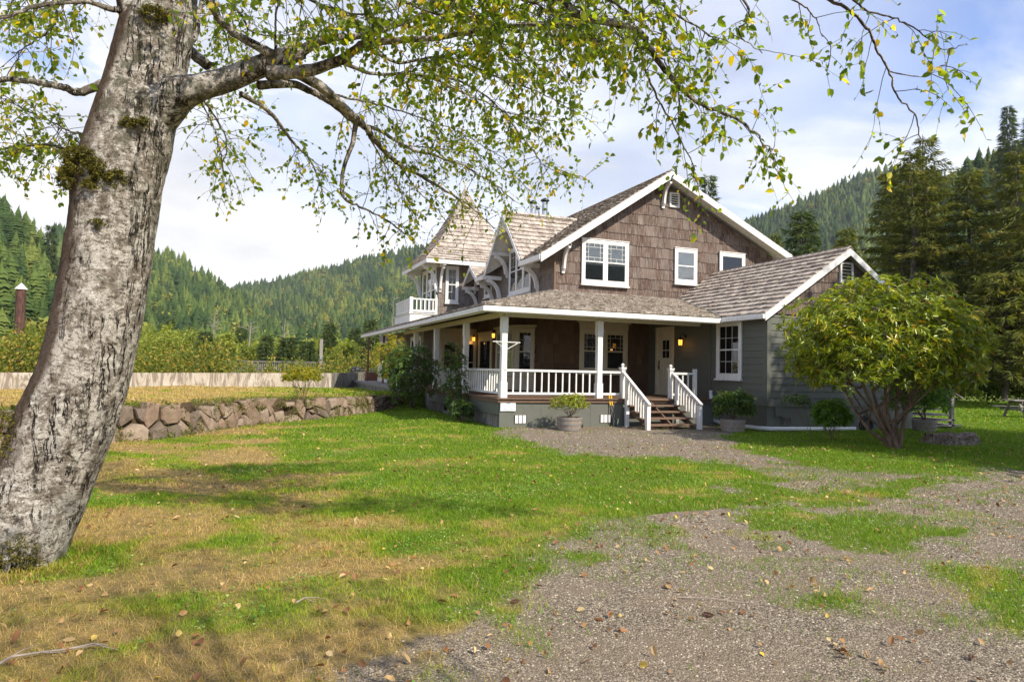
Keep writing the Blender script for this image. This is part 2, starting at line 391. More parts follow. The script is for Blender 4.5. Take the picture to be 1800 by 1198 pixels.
def rake(mb, p, q, d, w, yt=.05):
    p, q = Vector(p), Vector(q); mb.add([p, q, q+Vector((0, 0, -w)), p+Vector((0, 0, -w))]+[v+Vector(d) for v in (p, q, q+Vector((0, 0, -w)), p+Vector((0, 0, -w)))],
        [(0, 1, 2, 3), (7, 6, 5, 4), (0, 4, 5, 1), (1, 5, 6, 2), (2, 6, 7, 3), (3, 7, 4, 0)], .5)
rake(b, (8.88, y0-.03, RZ-.67*5.02-.0), (RX, y0-.03, RZ), (0, .04, 0), .27)
rake(b, (RX, y0-.03, RZ), (19.37, y0-.03, RZ-.472*5.47), (0, .04, 0), .25)
b.box(19.28, 19.36, y0+.012, y1, 5.92, 6.12, .5)
part('rake_board', b, M_white, bev=.004)
for ya, yb in ((20.38, 22.25), (26.15, 27.15), (29.3, 31.9)):
    b = MB(); b.box(8.84, 8.97, ya, yb, 5.16, 5.33); part('gutter', b, M_white)
b = MB()
for i in range(3): b.bar((RX+.1, y0+.13+i*.13, RZ-.2), (19.2, y0+.13+i*.13, RZ-.2-.472*5.3), .008, .01)
part('soffit_boards', b, M_cream)
# --- curved bracket: foot on the wall at W, head out along direction d by reach at height dz above
def bracket(W_, d, reach, dz, w=.085, th=.13, beam=True, nosep=False):
    b = MB(); W_ = Vector(W_); d = Vector(d); s_ = d.cross(Z); vs = []; n = 9; fs = []
    for i in range(n+1):
        a = (math.pi/2)*i/n
        for rr in (1.0, 1.0-th/reach*1.15):
            pu = reach*(1-math.cos(a)*1.0)*1.0 if False else reach*(1-math.cos(a)); pv = dz*math.sin(a)
            # thickness toward the outside corner
            off = (1.0-rr)*reach
            q = W_+d*(pu+off*math.cos(a)*1.0)+Z*(pv-off*math.sin(a)*.9)
            vs += [q-s_*w/2, q+s_*w/2]
    for i in range(n):
        k0 = i*4; k1 = k0+4
        fs += [(k0, k0+1, k1+1, k1), (k0+2, k1+2, k1+3, k0+3), (k0, k1, k1+2, k0+2), (k0+1, k0+3, k1+3, k1+1)]
    fs += [(0, 2, 3, 1), (n*4, n*4+1, n*4+3, n*4+2)]
    b.add(vs, fs, .5)
    b.ob(W_, d, s_, Z, 0, .06, -w/2-.01, w/2+.01, -.14, .10, .5)
    b.ob(W_, d, s_, Z, -.0, .10, -w/2-.004, w/2+.004, -.05, -.01, .5)
    if beam: b.ob(W_, d, s_, Z, -.02, reach+.10, -w/2-.012, w/2+.012, dz-.02, dz+.13, .5)
    else: b.ob(W_, d, s_, Z, reach-.09, reach+.0, -w/2-.012, w/2+.012, dz-.07, dz+.06, .5)
    return part('bracket', b, M_white)
bracket((RX, YF-.03, 7.62), -Y, .52, .78, beam=False)
bracket((9.95, YF-.03, 4.98), -Y, .52, .78, beam=False)
# --- gable vent
def louvre(O, U, N, w, h):
    b = MB(); b.ob(O, U, Z, N, 0, w, 0, .06, 0, .06); b.ob(O, U, Z, N, 0, w, h-.06, h, 0, .06); b.ob(O, U, Z, N, 0, .06, .06, h-.06, 0, .06); b.ob(O, U, Z, N, w-.06, w, .06, h-.06, 0, .06)
    v = part('gable_vent', b, M_white); c = MB(); c.ob(O, U, Z, N, .06, w-.06, .06, h-.06, .0, .02); mk('vent_backing', c, M_dark, v)
    s_ = MB(); n = 5
    for i in range(n):
        zz = .06+(h-.12)*(i+.25)/n; s_.ob(Vector(O)+Z*zz, U, (Z*.6+Vector(N)*.6), N, .055, w-.055, 0, .045, .025, .035)
    mk('slat', s_, M_white, v)
louvre((14.18, YF-.02, 7.56), X, -Y, .42, .54)
# --- windows
def window(O, U, N, w, h, lights=1, style='plain', back='dark', trim=.10, mat=None, sill=True, crown=False, mull=.10, label=None, proud=.05, rail=.5):
    """O = lower-left outer corner of the trim on the wall; U to the right, N outwards"""
    O, U, N = Vector(O), Vector(U), Vector(N); mat = mat or M_white; f = MB(); p = proud
    f.ob(O, U, Z, N, 0, trim, 0, h, .0, p); f.ob(O, U, Z, N, w-trim, w, 0, h, .0, p)
    f.ob(O, U, Z, N, trim, w-trim, h-trim, h, .0, p-.003); f.ob(O, U, Z, N, trim, w-trim, 0, trim, .0, p-.003)
    f.ob(O, U, Z, N, -.012, w+.012, h+.002, h+.03, 0, p+.02)
    if sill: f.ob(O, U, Z, N, -.03, w+.03, -.055, -.002, 0, p+.05)
    if crown:
        f.ob(O, U, Z, N, -.02, w+.02, h+.032, h+.20, 0, p+.005); f.ob(O, U, Z, N, -.07, w+.07, h+.202, h+.25, 0, p+.06); f.ob(O, U, Z, N, -.11, w+.11, h+.252, h+.275, 0, p+.09)
    fr = part('window', f, mat, label, bev=.004)
    iw = (w-2*trim-(lights-1)*mull)/lights; g = MB(); bk = MB(); cu = MB(); cd_ = MB(); sa = MB()
    for i in range(lights):
        a = trim+i*(iw+mull); c, d = trim, h-trim; s = .045
        if i: f2 = a-mull; sa.ob(O, U, Z, N, f2, a, trim, h-trim, 0, p-.006)
        sa.ob(O, U, Z, N, a, a+s, c, d, 0, p-.012); sa.ob(O, U, Z, N, a+iw-s, a+iw, c, d, 0, p-.012)
        sa.ob(O, U, Z, N, a+s, a+iw-s, c, c+s*1.3, 0, p-.014); sa.ob(O, U, Z, N, a+s, a+iw-s, d-s, d, 0, p-.014)
        x0, x1, z0, z1 = a+s, a+iw-s, c+s*1.3, d-s; mz = z0+(z1-z0)*rail
        t = .013
        def vb(x, q0, q1): sa.ob(O, U, Z, N, x-t/2, x+t/2, q0, q1, .02, p-.02)
        def hb(z, q0, q1): sa.ob(O, U, Z, N, q0, q1, z-t/2, z+t/2, .02, p-.021)
        if style != 'fixed': sa.ob(O, U, Z, N, x0, x1, mz-.022, mz+.022, .01, p-.008)
        if style == 'prairie':
            e = (x1-x0)*.17; e2 = (z1-mz)*.2; vb(x0+e, mz+.022, z1); vb(x1-e, mz+.022, z1); hb(z1-e2, x0, x1); hb(mz+.022+e2, x0, x1)
            hb((mz+z1)/2, x0, x0+e); hb((mz+z1)/2, x1-e, x1); vb((x0+x1)/2, z1-e2, z1); vb((x0+x1)/2, mz+.022, mz+.022+e2)
        if style == 'cottage':
            e = (x1-x0)/3
            for q in (1, 2): vb(x0+e*q, mz+.022, z1)
            for q in (.28, .62): hb(mz+(z1-mz)*q, x0, x1)
        if style == 'six':
            e = (x1-x0)/3
            for q in (1, 2): vb(x0+e*q, z0, z1)
            hb((mz+z1)/2, x0, x1); hb((mz+z0)/2, x0, x1)
        if style == 'four':
            vb((x0+x1)/2, z0, z1); hb((mz+z1)/2, x0, x1); hb((mz+z0)/2, x0, x1)
        if style == 'tall': hb(z0+(z1-z0)*.62, x0, x1); hb(z0+(z1-z0)*.86, x0, x1); vb((x0+x1)/2, z0+(z1-z0)*.62, z1)
        g.add([O+U*a_+Z*b_+N*.025 for a_, b_ in ((x0-.01, z0-.01), (x1+.01, z0-.01), (x1+.01, z1+.01), (x0-.01, z1+.01))], [(0, 1, 2, 3)])
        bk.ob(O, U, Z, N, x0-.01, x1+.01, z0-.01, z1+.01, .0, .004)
        if back in ('blind', 'both'): cu.ob(O, U, Z, N, x0, x1, (mz-.1 if back == 'both' else z0), z1, .006, .009)
        if back in ('curtain', 'both'):
            nn = 16
            for j in range(nn):
                xa = x0+(x1-x0)*j/nn; cd_.ob(O, U, Z, N, xa, xa+(x1-x0)/nn*.62, z0, (mz if back == 'both' else z1), .005, .009+.008*random.random())
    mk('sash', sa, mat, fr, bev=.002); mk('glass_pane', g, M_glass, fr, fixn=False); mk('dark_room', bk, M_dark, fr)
    if cu.v: mk('blind', cu, M_blind, fr)
    if cd_.v: mk('curtain', cd_, M_curtd if back == 'both' else M_curtain, fr)
    return fr
sw = -.046   # trim stands on the shingle faces
window((10.64, YF+sw, 4.53), X, -Y, 1.85, 1.56, 2, 'prairie', 'both', label='double window of the main gable with half drawn curtains')
window((14.42, YF+sw, 4.79), X, -Y, .97, 1.29, 1, 'plain', 'blind', label='single window of the main gable with a white blind')
window((16.40, YF+sw, 4.85), X, -Y, 1.18, 1.24, 1, 'fixed', 'dark', label='fixed window of the main gable above the wing roof')
window((10.62, YF-.034, 1.46), X, -Y, 1.88, 1.52, 2, 'prairie', 'dark', mat=M_cream, crown=True, mull=.2, trim=.13, rail=.5)
# bay on the side wall
bayp = [(9.66, 22.49), (9.06, 22.93), (9.06, 24.95), (9.66, 25.4)]
b = MB(); b.prism([(x, y, .8) for x, y in bayp], (0, 0, 2.35), .5); part('bay_wall', b, M_cream)
b = MB(); bp2 = [(9.66, 22.35), (8.96, 22.86), (8.96, 25.02), (9.66, 25.54)]; b.prism([(x, y, 3.08) for x, y in bp2], (0, 0, .06), .5); part('bay_cornice', b, M_cream)
d1 = Vector((.6, -.44, 0)).normalized(); n1 = Vector((-.44, -.6, 0)).normalized()
window(Vector((9.06, 22.93, 1.35))+d1*.03, d1, n1, .68, 1.65, 1, 'cottage', 'dark', mat=M_cream, trim=.09)
window((9.06, 24.86, 1.35), -Y, -X, 1.84, 1.65, 2, 'cottage', 'curtain', mat=M_cream, trim=.10, mull=.18)
# dark front door with pale casing on the side wall
def door(O, U, N, w, h, mat_slab, lites, trim=.12, mat=M_cream, crown=False, label=None):
    O, U, N = Vector(O), Vector(U), Vector(N); f = MB()
    f.ob(O, U, Z, N, 0, trim, 0, h, 0, .05); f.ob(O, U, Z, N, w-trim, w, 0, h, 0, .05); f.ob(O, U, Z, N, trim, w-trim, h-trim, h, 0, .047)
    if crown: f.ob(O, U, Z, N, -.03, w+.03, h+.002, h+.16, 0, .055); f.ob(O, U, Z, N, -.09, w+.09, h+.162, h+.2, 0, .12)
    f.ob(O, U, Z, N, 0, w, -.03, .0, 0, .1)
    fr = part('door', f, mat, label, bev=.004); s = MB(); a, c = trim, w-trim
    s.ob(O, U, Z, N, a, c, .003, h-trim, .0, .012)
    sw_ = c-a
    for q0, q1, r0, r1 in lites['panels']:
        s.ob(O, U, Z, N, a+sw_*q0, a+sw_*q1, h*r0, h*r1, .012, .022)
    mk('door_slab', s, mat_slab, fr, bev=.003); g = MB()
    for q0, q1, r0, r1 in lites['glass']: g.ob(O, U, Z, N, a+sw_*q0, a+sw_*q1, h*r0, h*r1, .012, .0155)
    mk('door_pane', g, M_gdark, fr); k_ = MB(); k_.ob(O, U, Z, N, a+.04, a+.09, h*.36, h*.50, .012, .03); k_.tube([O+U*(a+.065)+Z*h*.40+N*.03, O+U*(a+.065)+Z*h*.40+N*.075], .018)
    mk('door_handle', k_, M_black, fr); return fr
def m_gdark():
    m_, q = newmat('dark_glass'); q.out(princ(q, (.012, .013, .014), .06, q.bump(q.noise(q.obj(), 2.0, 2), .05, .02), .6)); return m_
M_gdark = m_gdark()
door((9.63, 28.7, .80), -Y, -X, 1.75, 2.12, M_dark, dict(panels=[(.05, .3, .1, .9), (.7, .95, .1, .9)], glass=[(.36, .64, .12, .9)]), .2, crown=True, label='dark front door with pale casing under the porch')
# porch lanterns
def lantern(P, N):
    P, N = Vector(P), Vector(N); b = MB(); w = P-N*.22
    b.tube([w+Z*.22, w+Z*.22+N*.03], .06, 12); b.tube([w+Z*.22, w+Z*.30+N*.10, w+Z*.26+N*.2, P+Z*.17], .011)
    b.lathe(P, [(.09, .10), (.085, .115), (.03, .17), (.01, .19)], 6); b.lathe(P, [(.075, -.10), (.08, -.09), (.08, -.08)], 6)
    for j in range(6):
        a = j*math.pi/3; b.tube([P+Vector((.07*math.cos(a), .07*math.sin(a), -.09)), P+Vector((.082*math.cos(a), .082*math.sin(a), .1))], .006, 4)
    o = part('wall_lantern', b, M_black); g = MB(); g.lathe(P, [(.060, -.08), (.068, .095)], 6); mk('lantern_glass', g, M_lamp, o)
    l = bpy.data.lights.new('lantern_bulb', 'POINT'); l.energy = 0.6; l.color = (1, .5, .15); l.shadow_soft_size = .05
    lo = link(bpy.data.objects.new('lantern_bulb', l)); lo.location = P+N*.12-Z*.16; lo.parent = o
lantern((9.45, 28.95, 2.83), -X); lantern((9.30, 25.95, 2.87), -X); lantern((13.2, 18.75, 2.52), -X)
# --- dormer on the left slope
dY, dZ, dzE, dW = 24.2, 7.50, 5.38, 1.98
Xm = lambda z: RX-(RZ-z)/.67
xr = Xm(dZ)
xe = Xm(dzE)
b = MB(); dS = [(8.93, dY-dW, dzE), (xe+.0, dY-dW, dzE), (xr, dY, dZ), (8.93, dY, dZ)]
dN = [(8.93, dY+dW, dzE), (8.93, dY, dZ), (xr, dY, dZ), (xe, dY+dW, dzE)]
if xe < 8.95:
    dS[1] = (8.96, dY-dW, dzE); dN[3] = (8.96, dY+dW, dzE)
roof_slab(dS, .05); roof_slab(dN, .05)
roof_skin(b, dS, .25, (.10, .26), .05); roof_skin(b, dN, .235, (.10, .26), .028)
for i in range(14): b.bar((8.93+i*.22, dY-.07, dZ+.03), (8.93+i*.22+.28, dY-.07, dZ+.015), .17, .02, (0, -.6, .8)); b.bar((8.93+i*.22, dY+.07, dZ+.03), (8.93+i*.22+.28, dY+.07, dZ+.015), .17, .02, (0, .6, .8))
part('dormer_roof', b, M_roof, 'sunlit pale shake roof of the large side dormer'); b = MB()
# --- small dormer
sY, sZ, szE, sW = 28.1, 5.98, 5.24, 1.08
s1 = [(8.93, sY-sW, szE), (8.96, sY-sW, szE), (Xm(sZ), sY, sZ), (8.93, sY, sZ)]; s2 = [(8.93, sY+sW, szE), (8.93, sY, sZ), (Xm(sZ), sY, sZ), (8.96, sY+sW, szE)]
roof_slab(s1, .05); roof_slab(s2, .05); roof_skin(b, s1, .2, (.1, .25), .026); roof_skin(b, s2, .2, (.1, .25), .026)
part('dormer_roof', b, M_roof, 'small sunlit shake roof of the low side dormer')
b = MB()
for (yy, zz, ze, ww) in ((dY, dZ, dzE, dW), (sY, sZ, szE, sW)):
    for s in (-1, 1): rake(b, (8.90, yy+s*(ww+.02), ze-.02), (8.90, yy, zz), (.04, 0, 0), .2)
b.box(8.905, 8.945, dY-.62, dY+.62, 6.68, 6.80, .5)
for s in (-.32, -.16, 0, .16, .32): b.box(8.91, 8.94, dY+s-.03, dY+s+.03, 6.80, dZ-.25-abs(s)*1.07, .5)
part('dormer_rake_board', b, M_white, bev=.004)
b = MB(); b.prism([(XL-.0, dY-1.42, 5.7), (XL, dY+1.42, 5.7), (XL, dY, 7.22)], (.1, 0, 0), .5); part('dormer_wall', b, M_wallg)
for (yy, zz) in ((22.24, 5.18), (23.02, 6.05), (25.36, 6.05), (26.13, 5.18), (26.95, 5.05), (29.1, 5.05)):
    bracket((XL-.02, yy, zz-.74), -X, .60, .74)
window((XL-.028, 25.1, 4.43), -Y, -X, 2.2, 1.8, 3, 'tall', 'dark', trim=.09, mull=.09, label='triple window of the large side dormer')
b = MB(); b.box(XL-.075, XL-.02, 22.88, 25.12, 4.16, 4.37, .5); part('window_apron', b, M_white)
window((XL-.028, 28.1, 4.60), -Y, -X, .95, .75, 1, 'fixed', 'dark', trim=.08)
# --- tower
TX0, TX1, TY0, TY1 = 7.84, 11.1, 29.2, 32.5
b = MB(); b.box(TX0+.0, TX1, TY0+.0, TY1, .6, 6.15, .5); part('tower_wall', b, M_wallg)
b = MB(); shingles(b, (0, TY0, 0), X, Z, [(TX0, 3.3), (TX1, 3.3), (TX1, 6.15), (TX0, 6.15)], .185, (.1, .26), .012)
shingles(b, (TX0, 0, 0), -Y, Z, [(-TY1, 3.3), (-TY0, 3.3), (-TY0, 6.15), (-TY1, 6.15)], .185, (.1, .26), .012)
part('tower_shingles', b, M_wallg)
b = MB(); x0, x1, y0_, y1_ = 7.09, 11.85, 28.45, 33.25; prof = [(0, 6.22), (.6, 6.88), (1.2, 7.72), (1.7, 8.62), (2.1, 9.45), (2.375, 10.05)]
def ring(d, z): dy = d*(y1_-y0_)/(x1-x0); return [Vector(p) for p in ((x0+d, y0_+dy, z), (x1-d, y0_+dy, z), (x1-d, y1_-dy, z), (x0+d, y1_-dy, z))]
for i in range(len(prof)-1):
    A, B = ring(*prof[i]), ring(*prof[i+1])
    for j in range(4):
        k2 = (j+1) % 4; P = [A[j], A[k2], B[k2], B[j]] if i < len(prof)-2 else [A[j], A[k2], B[j]]
        roof_skin(b, P, .25 if i else .165, (.12, .28), .05)
        bb = P
for j in range(4):   # hip caps
    pts = [ring(*p)[j] for p in prof]
    for i in range(len(prof)-1): b.bar(pts[i]+Z*.02, pts[i+1]+Z*.02, .09, .03)
b.lathe((9.47, 30.85, 10.0), [(.09, 0), (.07, .08), (.03, .12), (.045, .2), (.01, .32)], 8)
part('tower_roof', b, M_roof, 'steep flared pyramid roof of the corner tower')
b = MB(); n_ = len(prof)
vs = [p for q in prof for p in ring(q[0], q[1]-.02)]
b.add(vs, [(i*4+j, i*4+(j+1) % 4, i*4+4+(j+1) % 4, i*4+4+j) for i in range(n_-1) for j in range(4)]+[(3, 2, 1, 0)], .5)
part('tower_soffit', b, M_white, fixn=False)
b = MB()
b.box(x0-.02, x1+.02, y0_-.03, y0_-.0, 6.04, 6.21, .5); b.box(x0-.03, x0, y0_+.0, y1_, 6.04, 6.21, .5); b.box(x1, x1+.03, y0_, y1_, 6.04, 6.21, .5)
part('tower_fascia', b, M_white)
for p, d in (((7.9, TY0-.015, 5.02), -Y), ((9.5, TY0-.015, 5.02), -Y)): bracket(p, d, .62, .98)
for yy in (29.28, 32.4): bracket((TX0-.015, yy, 5.02), -X, .62, .98)
window((8.14, TY0-.028, 4.42), X, -Y, .60, 1.62, 1, 'four', 'curtain', trim=.09, label='narrow tower window with curtain')
window((TX0-.028, 31.95, 4.0), -Y, -X, 2.5, 2.05, 3, 'plain', 'dark', trim=.10, mull=.12, label='glazed balcony doors of the tower', sill=False)
# tower lower storey + glazed side wing under the porch roof
b = MB(); b.box(7.62, 9.62, 29.1, 29.16, .8, 3.3); part('sunroom_wall', b, M_cream)
window((8.0, 29.1, 1.0), X, -Y, .78, 1.7, 1, 'fixed', 'dark', mat=M_cream, trim=.09); window((8.9, 29.1, .85), X, -Y, .72, 1.9, 1, 'plain', 'dark', mat=M_cream, trim=.09)
b = MB(); b.box(7.2, 7.3, 29.2, 31.6, .7, 3.3); b.box(6.95, 7.05, 31.6, 38.2, .7, 3.2); b.box(6.95, 7.3, 31.55, 31.62, .7, 3.3); b.box(7.2, 7.62, 29.12, 29.2, .7, 3.3); part('sunroom_wall', b, M_grayw)
b = MB(); shingles(b, (6.95, 0, 0), -Y, Z, [(-38.2, .72), (-31.6, .72), (-31.6, 1.5), (-38.2, 1.5)], .2, (1.5, 3), .02); part('sunroom_siding', b, M_white)
window((7.2, 31.45, 1.25), -Y, -X, 1.95, 1.65, 1, 'fixed', 'dark', trim=.1); window((6.93, 34.6, 1.5), -Y, -X, 1.3, 1.35, 1, 'fixed', 'dark', trim=.09); window((6.93, 37.9, 1.5), -Y, -X, 2.2, 1.35, 2, 'fixed', 'dark', trim=.09)
window((6.93, 32.9, 1.5), -Y, -X, .9, 1.35, 1, 'fixed', 'dark', trim=.08)
# balcony
bx, by0, by1 = 6.63, 29.2, 32.3
b = MB(); b.box(bx-.06, TX0, by0-.06, by1+.05, 3.50, 3.86, .5); b.box(bx-.1, TX0, by0-.1, by1+.05, 3.862, 3.90, .5); part('balcony_floor', b, M_white, bev=.004)
def railing(P, Q, zb, zt, mat=M_white, sp=.20, bw=.036, top=(.09, .06), bottom=.06, slopebottom=None, parent=None):
    P, Q = Vector(P), Vector(Q); b = MB(); L = (Q-P).length; d = (Q-P).normalized()
    b.bar(P+Z*(zt-top[1]/2), Q+Z*(zt-top[1]/2), top[0], top[1]); b.bar(P+Z*(zb+.03), Q+Z*(zb+.03), .06, bottom); n = max(2, int(L/sp))
    for i in range(1, n):
        p = P+d*(L*i/n); t_ = random.uniform(-.006, .006)
        b.bar(p+Z*(zb+.05), p+Z*(zt-top[1]+.005)+d*t_, bw, bw, (d.x, d.y, 0))
    return part('railing', b, mat)
railing((bx+.06, by0, 0), (TX0-.05, by0, 0), 3.97, 4.55, sp=.16, bw=.05, bottom=.1); railing((bx, by0+.06, 0), (bx, by1, 0), 3.97, 4.55, sp=.13, bw=.07)
b = MB(); b.box(bx-.07, bx+.07, by0-.07, by0+.07, 3.9, 4.6, .5); part('balcony_post', b, M_white); b = MB(); b.box(TX0-.14, TX0-.04, by0-.05, by0+.05, 3.9, 4.6, .5); b.lathe((TX0-.09, by0, 4.6), [(.055, 0), (.06, .02), (.03, .04), (.05, .09), (.02, .14)], 10)
part('balcony_post', b, M_white)
# chimneys
def chimney(x, y, z, r, h, capr):
    b = MB(); b.tube([(x, y, z-1.5), (x, y, z+h)], r, 14); o = part('chimney', b, M_metal, smooth=False); c = MB(); c.lathe((x, y, z+h), [(capr*.6, 0), (capr*.6, .05), (capr, .06), (capr*.9, .12), (.02, .2)], 14); mk('chimney_cap', c, M_black, o)
chimney(11.48, 26.0, 8.0, .12, .55, .19); chimney(10.94, 26.0, 7.9, .13, .5, .17); chimney(11.15, 26.1, 7.9, .13, .3, .15)
# --- wing
WX0, WX1, WY = 13.42, 19.0, 15.0
wz = lambda x: 5.22-.66*abs(16.15-x)
b = MB(); b.prism([(WX0, WY, -.1), (WX1, WY, -.1), (WX1, WY, wz(WX1)-.1), (16.15, WY, 5.12), (WX0, WY, wz(WX0)-.1)], (0, .12, 0), .5); part('wing_wall', b, M_siding)
for xx in (WX0, WX1-.12):
    b = MB(); b.box(xx, xx+.12, WY+.12, YF, -.1, 3.3, .5); part('wing_wall', b, M_siding)
def clap(mb, O, U, w, z0, z1, ex, N, var=None):
    z = z0; O, U, N = Vector(O), Vector(U), Vector(N)
    while z < z1-.02:
        e = min(ex, z1-z); P = [O+Z*z+N*.022, O+U*w+Z*z+N*.022, O+U*w+Z*(z+e)+N*.004, O+Z*(z+e)+N*.004, O+Z*z, O+U*w+Z*z, O+U*w+Z*(z+e), O+Z*(z+e)]
        mb.add(P, [(0, 1, 2, 3), (0, 4, 5, 1), (0, 3, 7, 4), (1, 5, 6, 2), (2, 6, 7, 3)]); z += ex
b = MB(); clap(b, (WX0, YF, 0), -Y, YF-WY, .72, 3.27, .187, -X); clap(b, (WX0, WY, 0), X, WX1-WX0, .72, 3.22, .187, -Y)
part('wing_siding', b, M_siding)
b = MB(); shingles(b, (0, WY-.02, 0), X, Z, [(WX0+.02, 3.24), (WX1, 3.24), (16.15, 5.12)], .33, (.1, .32), .02); part('wing_gable_shingles', b, M_wall)
b = MB(); b.box(WX0-.035, WX0+.10, WY-.034, WY-.0, .7, 3.3, .5); b.box(WX0-.036, WX0-.0, WY, WY+.11, .7, 3.3, .5); b.box(WX0-.06, WX0, 17.42, 17.52, .7, 3.2, .5)
b.box(WX0-.03, WX0, 15.0, 17.4, .66, .72, .5); b.box(WX0, WX1, WY-.03, WY, .66, .72, .5); b.box(WX0+.25, WX0+.5, WY-.06, WY, .40, .655, .5)
part('corner_board', b, M_siding)
b = MB(); wl = [(13.1, 14.72, wz(13.1)), (16.15, 14.72, wz(16.15)), (16.15, YF, wz(16.15)), (14.62, YF, wz(14.62)), (13.1, 16.58, wz(13.1))]
wr_ = [(19.2, 14.72, wz(19.2)), (19.2, YF, wz(19.2)), (16.15, YF, wz(16.15)), (16.15, 14.72, wz(16.15))]
roof_slab(wl, .04); roof_slab(wr_, .04); roof_skin(b, wl, .27, (.10, .26), .055); roof_skin(b, wr_, .255, (.10, .26), .034)
for i in range(26): b.bar((16.1, 14.7+i*.24, 5.26), (16.1, 14.7+i*.24+.3, 5.245), .18, .02, (-.5, 0, .85)); b.bar((16.2, 14.7+i*.24, 5.26), (16.2, 14.7+i*.24+.3, 5.245), .18, .02, (.5, 0, .85))
part('wing_roof', b, M_roof, 'long pale shake slope of the wing roof')
b = MB(); rake(b, (13.08, 14.69, wz(13.08)+.01), (16.15, 14.69, wz(16.15)+.01), (0, .035, 0), .2); rake(b, (16.15, 14.69, wz(16.15)+.01), (19.22, 14.69, wz(19.22)+.01), (0, .035, 0), .2); part('rake_board', b, M_white)
b = MB(); b.box(12.99, 13.11, 14.7, 16.6, 3.05, 3.18, .5); part('gutter', b, M_white, bev=.02)
b = MB(); b.bar((13.1, 16.60, wz(13.1)+.055), (14.62, YF-.03, wz(14.62)+.055), .09, .02); part('valley_flashing', b, M_concd)
louvre((15.98, WY-.045, 4.24), X, -Y, .5, .62)
window((WX0-.024, 17.12, 1.40), -Y, -X, 1.13, 1.70, 1, 'six', 'dark', trim=.10, label='white six-over-six window of the grey wing')
door((WX0-.03, 20.42, .80), -Y, -X, 1.06, 2.30, M_cream, dict(panels=[(.12, .42, .1, .48), (.58, .88, .1, .48), (.1, .9, .5, .54)], glass=[(.34, .56, .66, .80), (.60, .82, .66, .80), (.34, .56, .50+.02, .645), (.60, .82, .52, .645)]), .13, label='cream side door with four small panes beside the steps')
# --- porch
FZ = .78
b = MB(); b.prism([(6.22, 16.9, 0), (13.38, 16.9, 0), (13.38, 20.9, 0), (9.62, 20.9, 0), (9.62, 29.1, 0), (6.22, 29.1, 0)], (0, 0, .001), .5)
b = MB()
for i in range(28): b.box(6.2, 13.4, 16.88+i*.145, 16.88+i*.145+.139, FZ-.03, FZ)
for i in range(24): b.box(6.2+i*.145, 6.2+i*.145+.139, 20.96, 29.1, FZ-.03, FZ)
part('porch_floor', b, M_wood)
b = MB(); b.box(6.24, 13.38, 16.93, 16.97, .66, FZ-.031); b.box(6.24, 6.28, 16.97, 29.1, .66, FZ-.031); part('porch_edge_board', b, M_wood)
b = MB()
for i, (a, c) in enumerate(((6.3, 7.5), (7.504, 9.0), (9.004, 10.0), (10.004, 11.85), (11.854, 13.42))): b.box(a, c, 16.98+i % 2*.003, 17.04, -.1, .655)
b.box(6.29, 6.33, 17.04, 24.5, .33, .655); part('porch_skirt', b, M_siding)
b = MB(); b.box(6.36, 6.5, 17.06, 25.5, -.2, .66); part('foundation', b, M_concd)
for yy in (19.3, 22.2):
    b = MB(); b.box(6.33, 6.36, yy, yy+.32, .12, .30); part('foundation_vent', b, M_dark)
for x in (6.73, 9.31):
    b = MB(); b.box(x, x+.34, 16.965, 16.978, .11, .32); o = part('foundation_vent', b, M_vent)
    c = MB()
    for i in range(4): c.box(x-.005+i*.112, x+.012+i*.112, 16.958, 16.966, .105, .325)
    mk('vent_slot', c, M_dark, o)
for (x, z) in ((13.9, .16), (16.9, .2)):
    b = MB(); b.box(x, x+.34, WY-.03, WY-.003, z, z+.22); o = part('foundation_vent', b, M_concd); c = MB()
    for i in range(7): c.box(x+.02+i*.045, x+.035+i*.045, WY-.034, WY-.030, z+.02, z+.2)
    mk('vent_slot', c, M_dark, o)
def post(x, y, w=.155, z0=FZ, z1=2.95, n=1):
    b = MB(); b.box(x-w/2, x+w/2, y-w/2, y+w/2, z0+.0, z1, .5); b.box(x-w/2-.018, x+w/2+.018, y-w/2-.018, y+w/2+.018, z0, z0+.42, .5); b.box(x-w/2-.012, x+w/2+.012, y-w/2-.012, y+w/2+.012, z1-.42, z1-.002, .5)
    return part('porch_post', b, M_white, bev=.006)
posts = [post(6.42, 17.08), post(9.30, 17.08), post(6.42, 20.45), post(6.42, 24.0), post(6.42, 27.2)]
for yy in (38.0, 33.5):
    b = MB(); b.tube([(6.3, yy, .7), (6.3, yy, 3.05)], .055, 10); part('porch_post', b, M_rust, label='thin rusty post at the far end of the porch')
b = MB(); b.box(6.36, 12.7, 17.03, 17.13, 2.95, 3.09, .5); b.box(6.36, 6.48, 17.13, 29.3, 2.95, 3.09, .5); part('porch_beam', b, M_cream)
zp = lambda x, y: min(3.2+.23*(y-16.55), 3.2+.2525*(x-5.68))
pF = [(5.68, 16.55, 3.2), (13.1, 16.55, 3.2), (14.62, YF, 4.212), (9.66, YF, 4.212)]
pL = [(5.68, 16.55, 3.2), (9.66, YF, 4.205), (9.66, 36.3, 4.205), (5.68, 36.3, 3.2)]
pC = [(x, y, 3.2+.23*(y-16.55)) for x, y in ((5.68, 16.55), (13.05, 16.55), (13.4, 17.6), (13.4, YF), (9.66, YF))]
b = MB(); v = [(x, y, z-.03) for x, y, z in pC]+[(x, y, z-.09) for x, y, z in pC]
b.add(v, [(0, 1, 2, 3, 4), (9, 8, 7, 6, 5)]+[(i, 5+i, 5+(i+1) % 5, (i+1) % 5) for i in range(5)], .5)
v = [(x, y, z-.03) for x, y, z in pL]+[(x, y, z-.09) for x, y, z in pL]
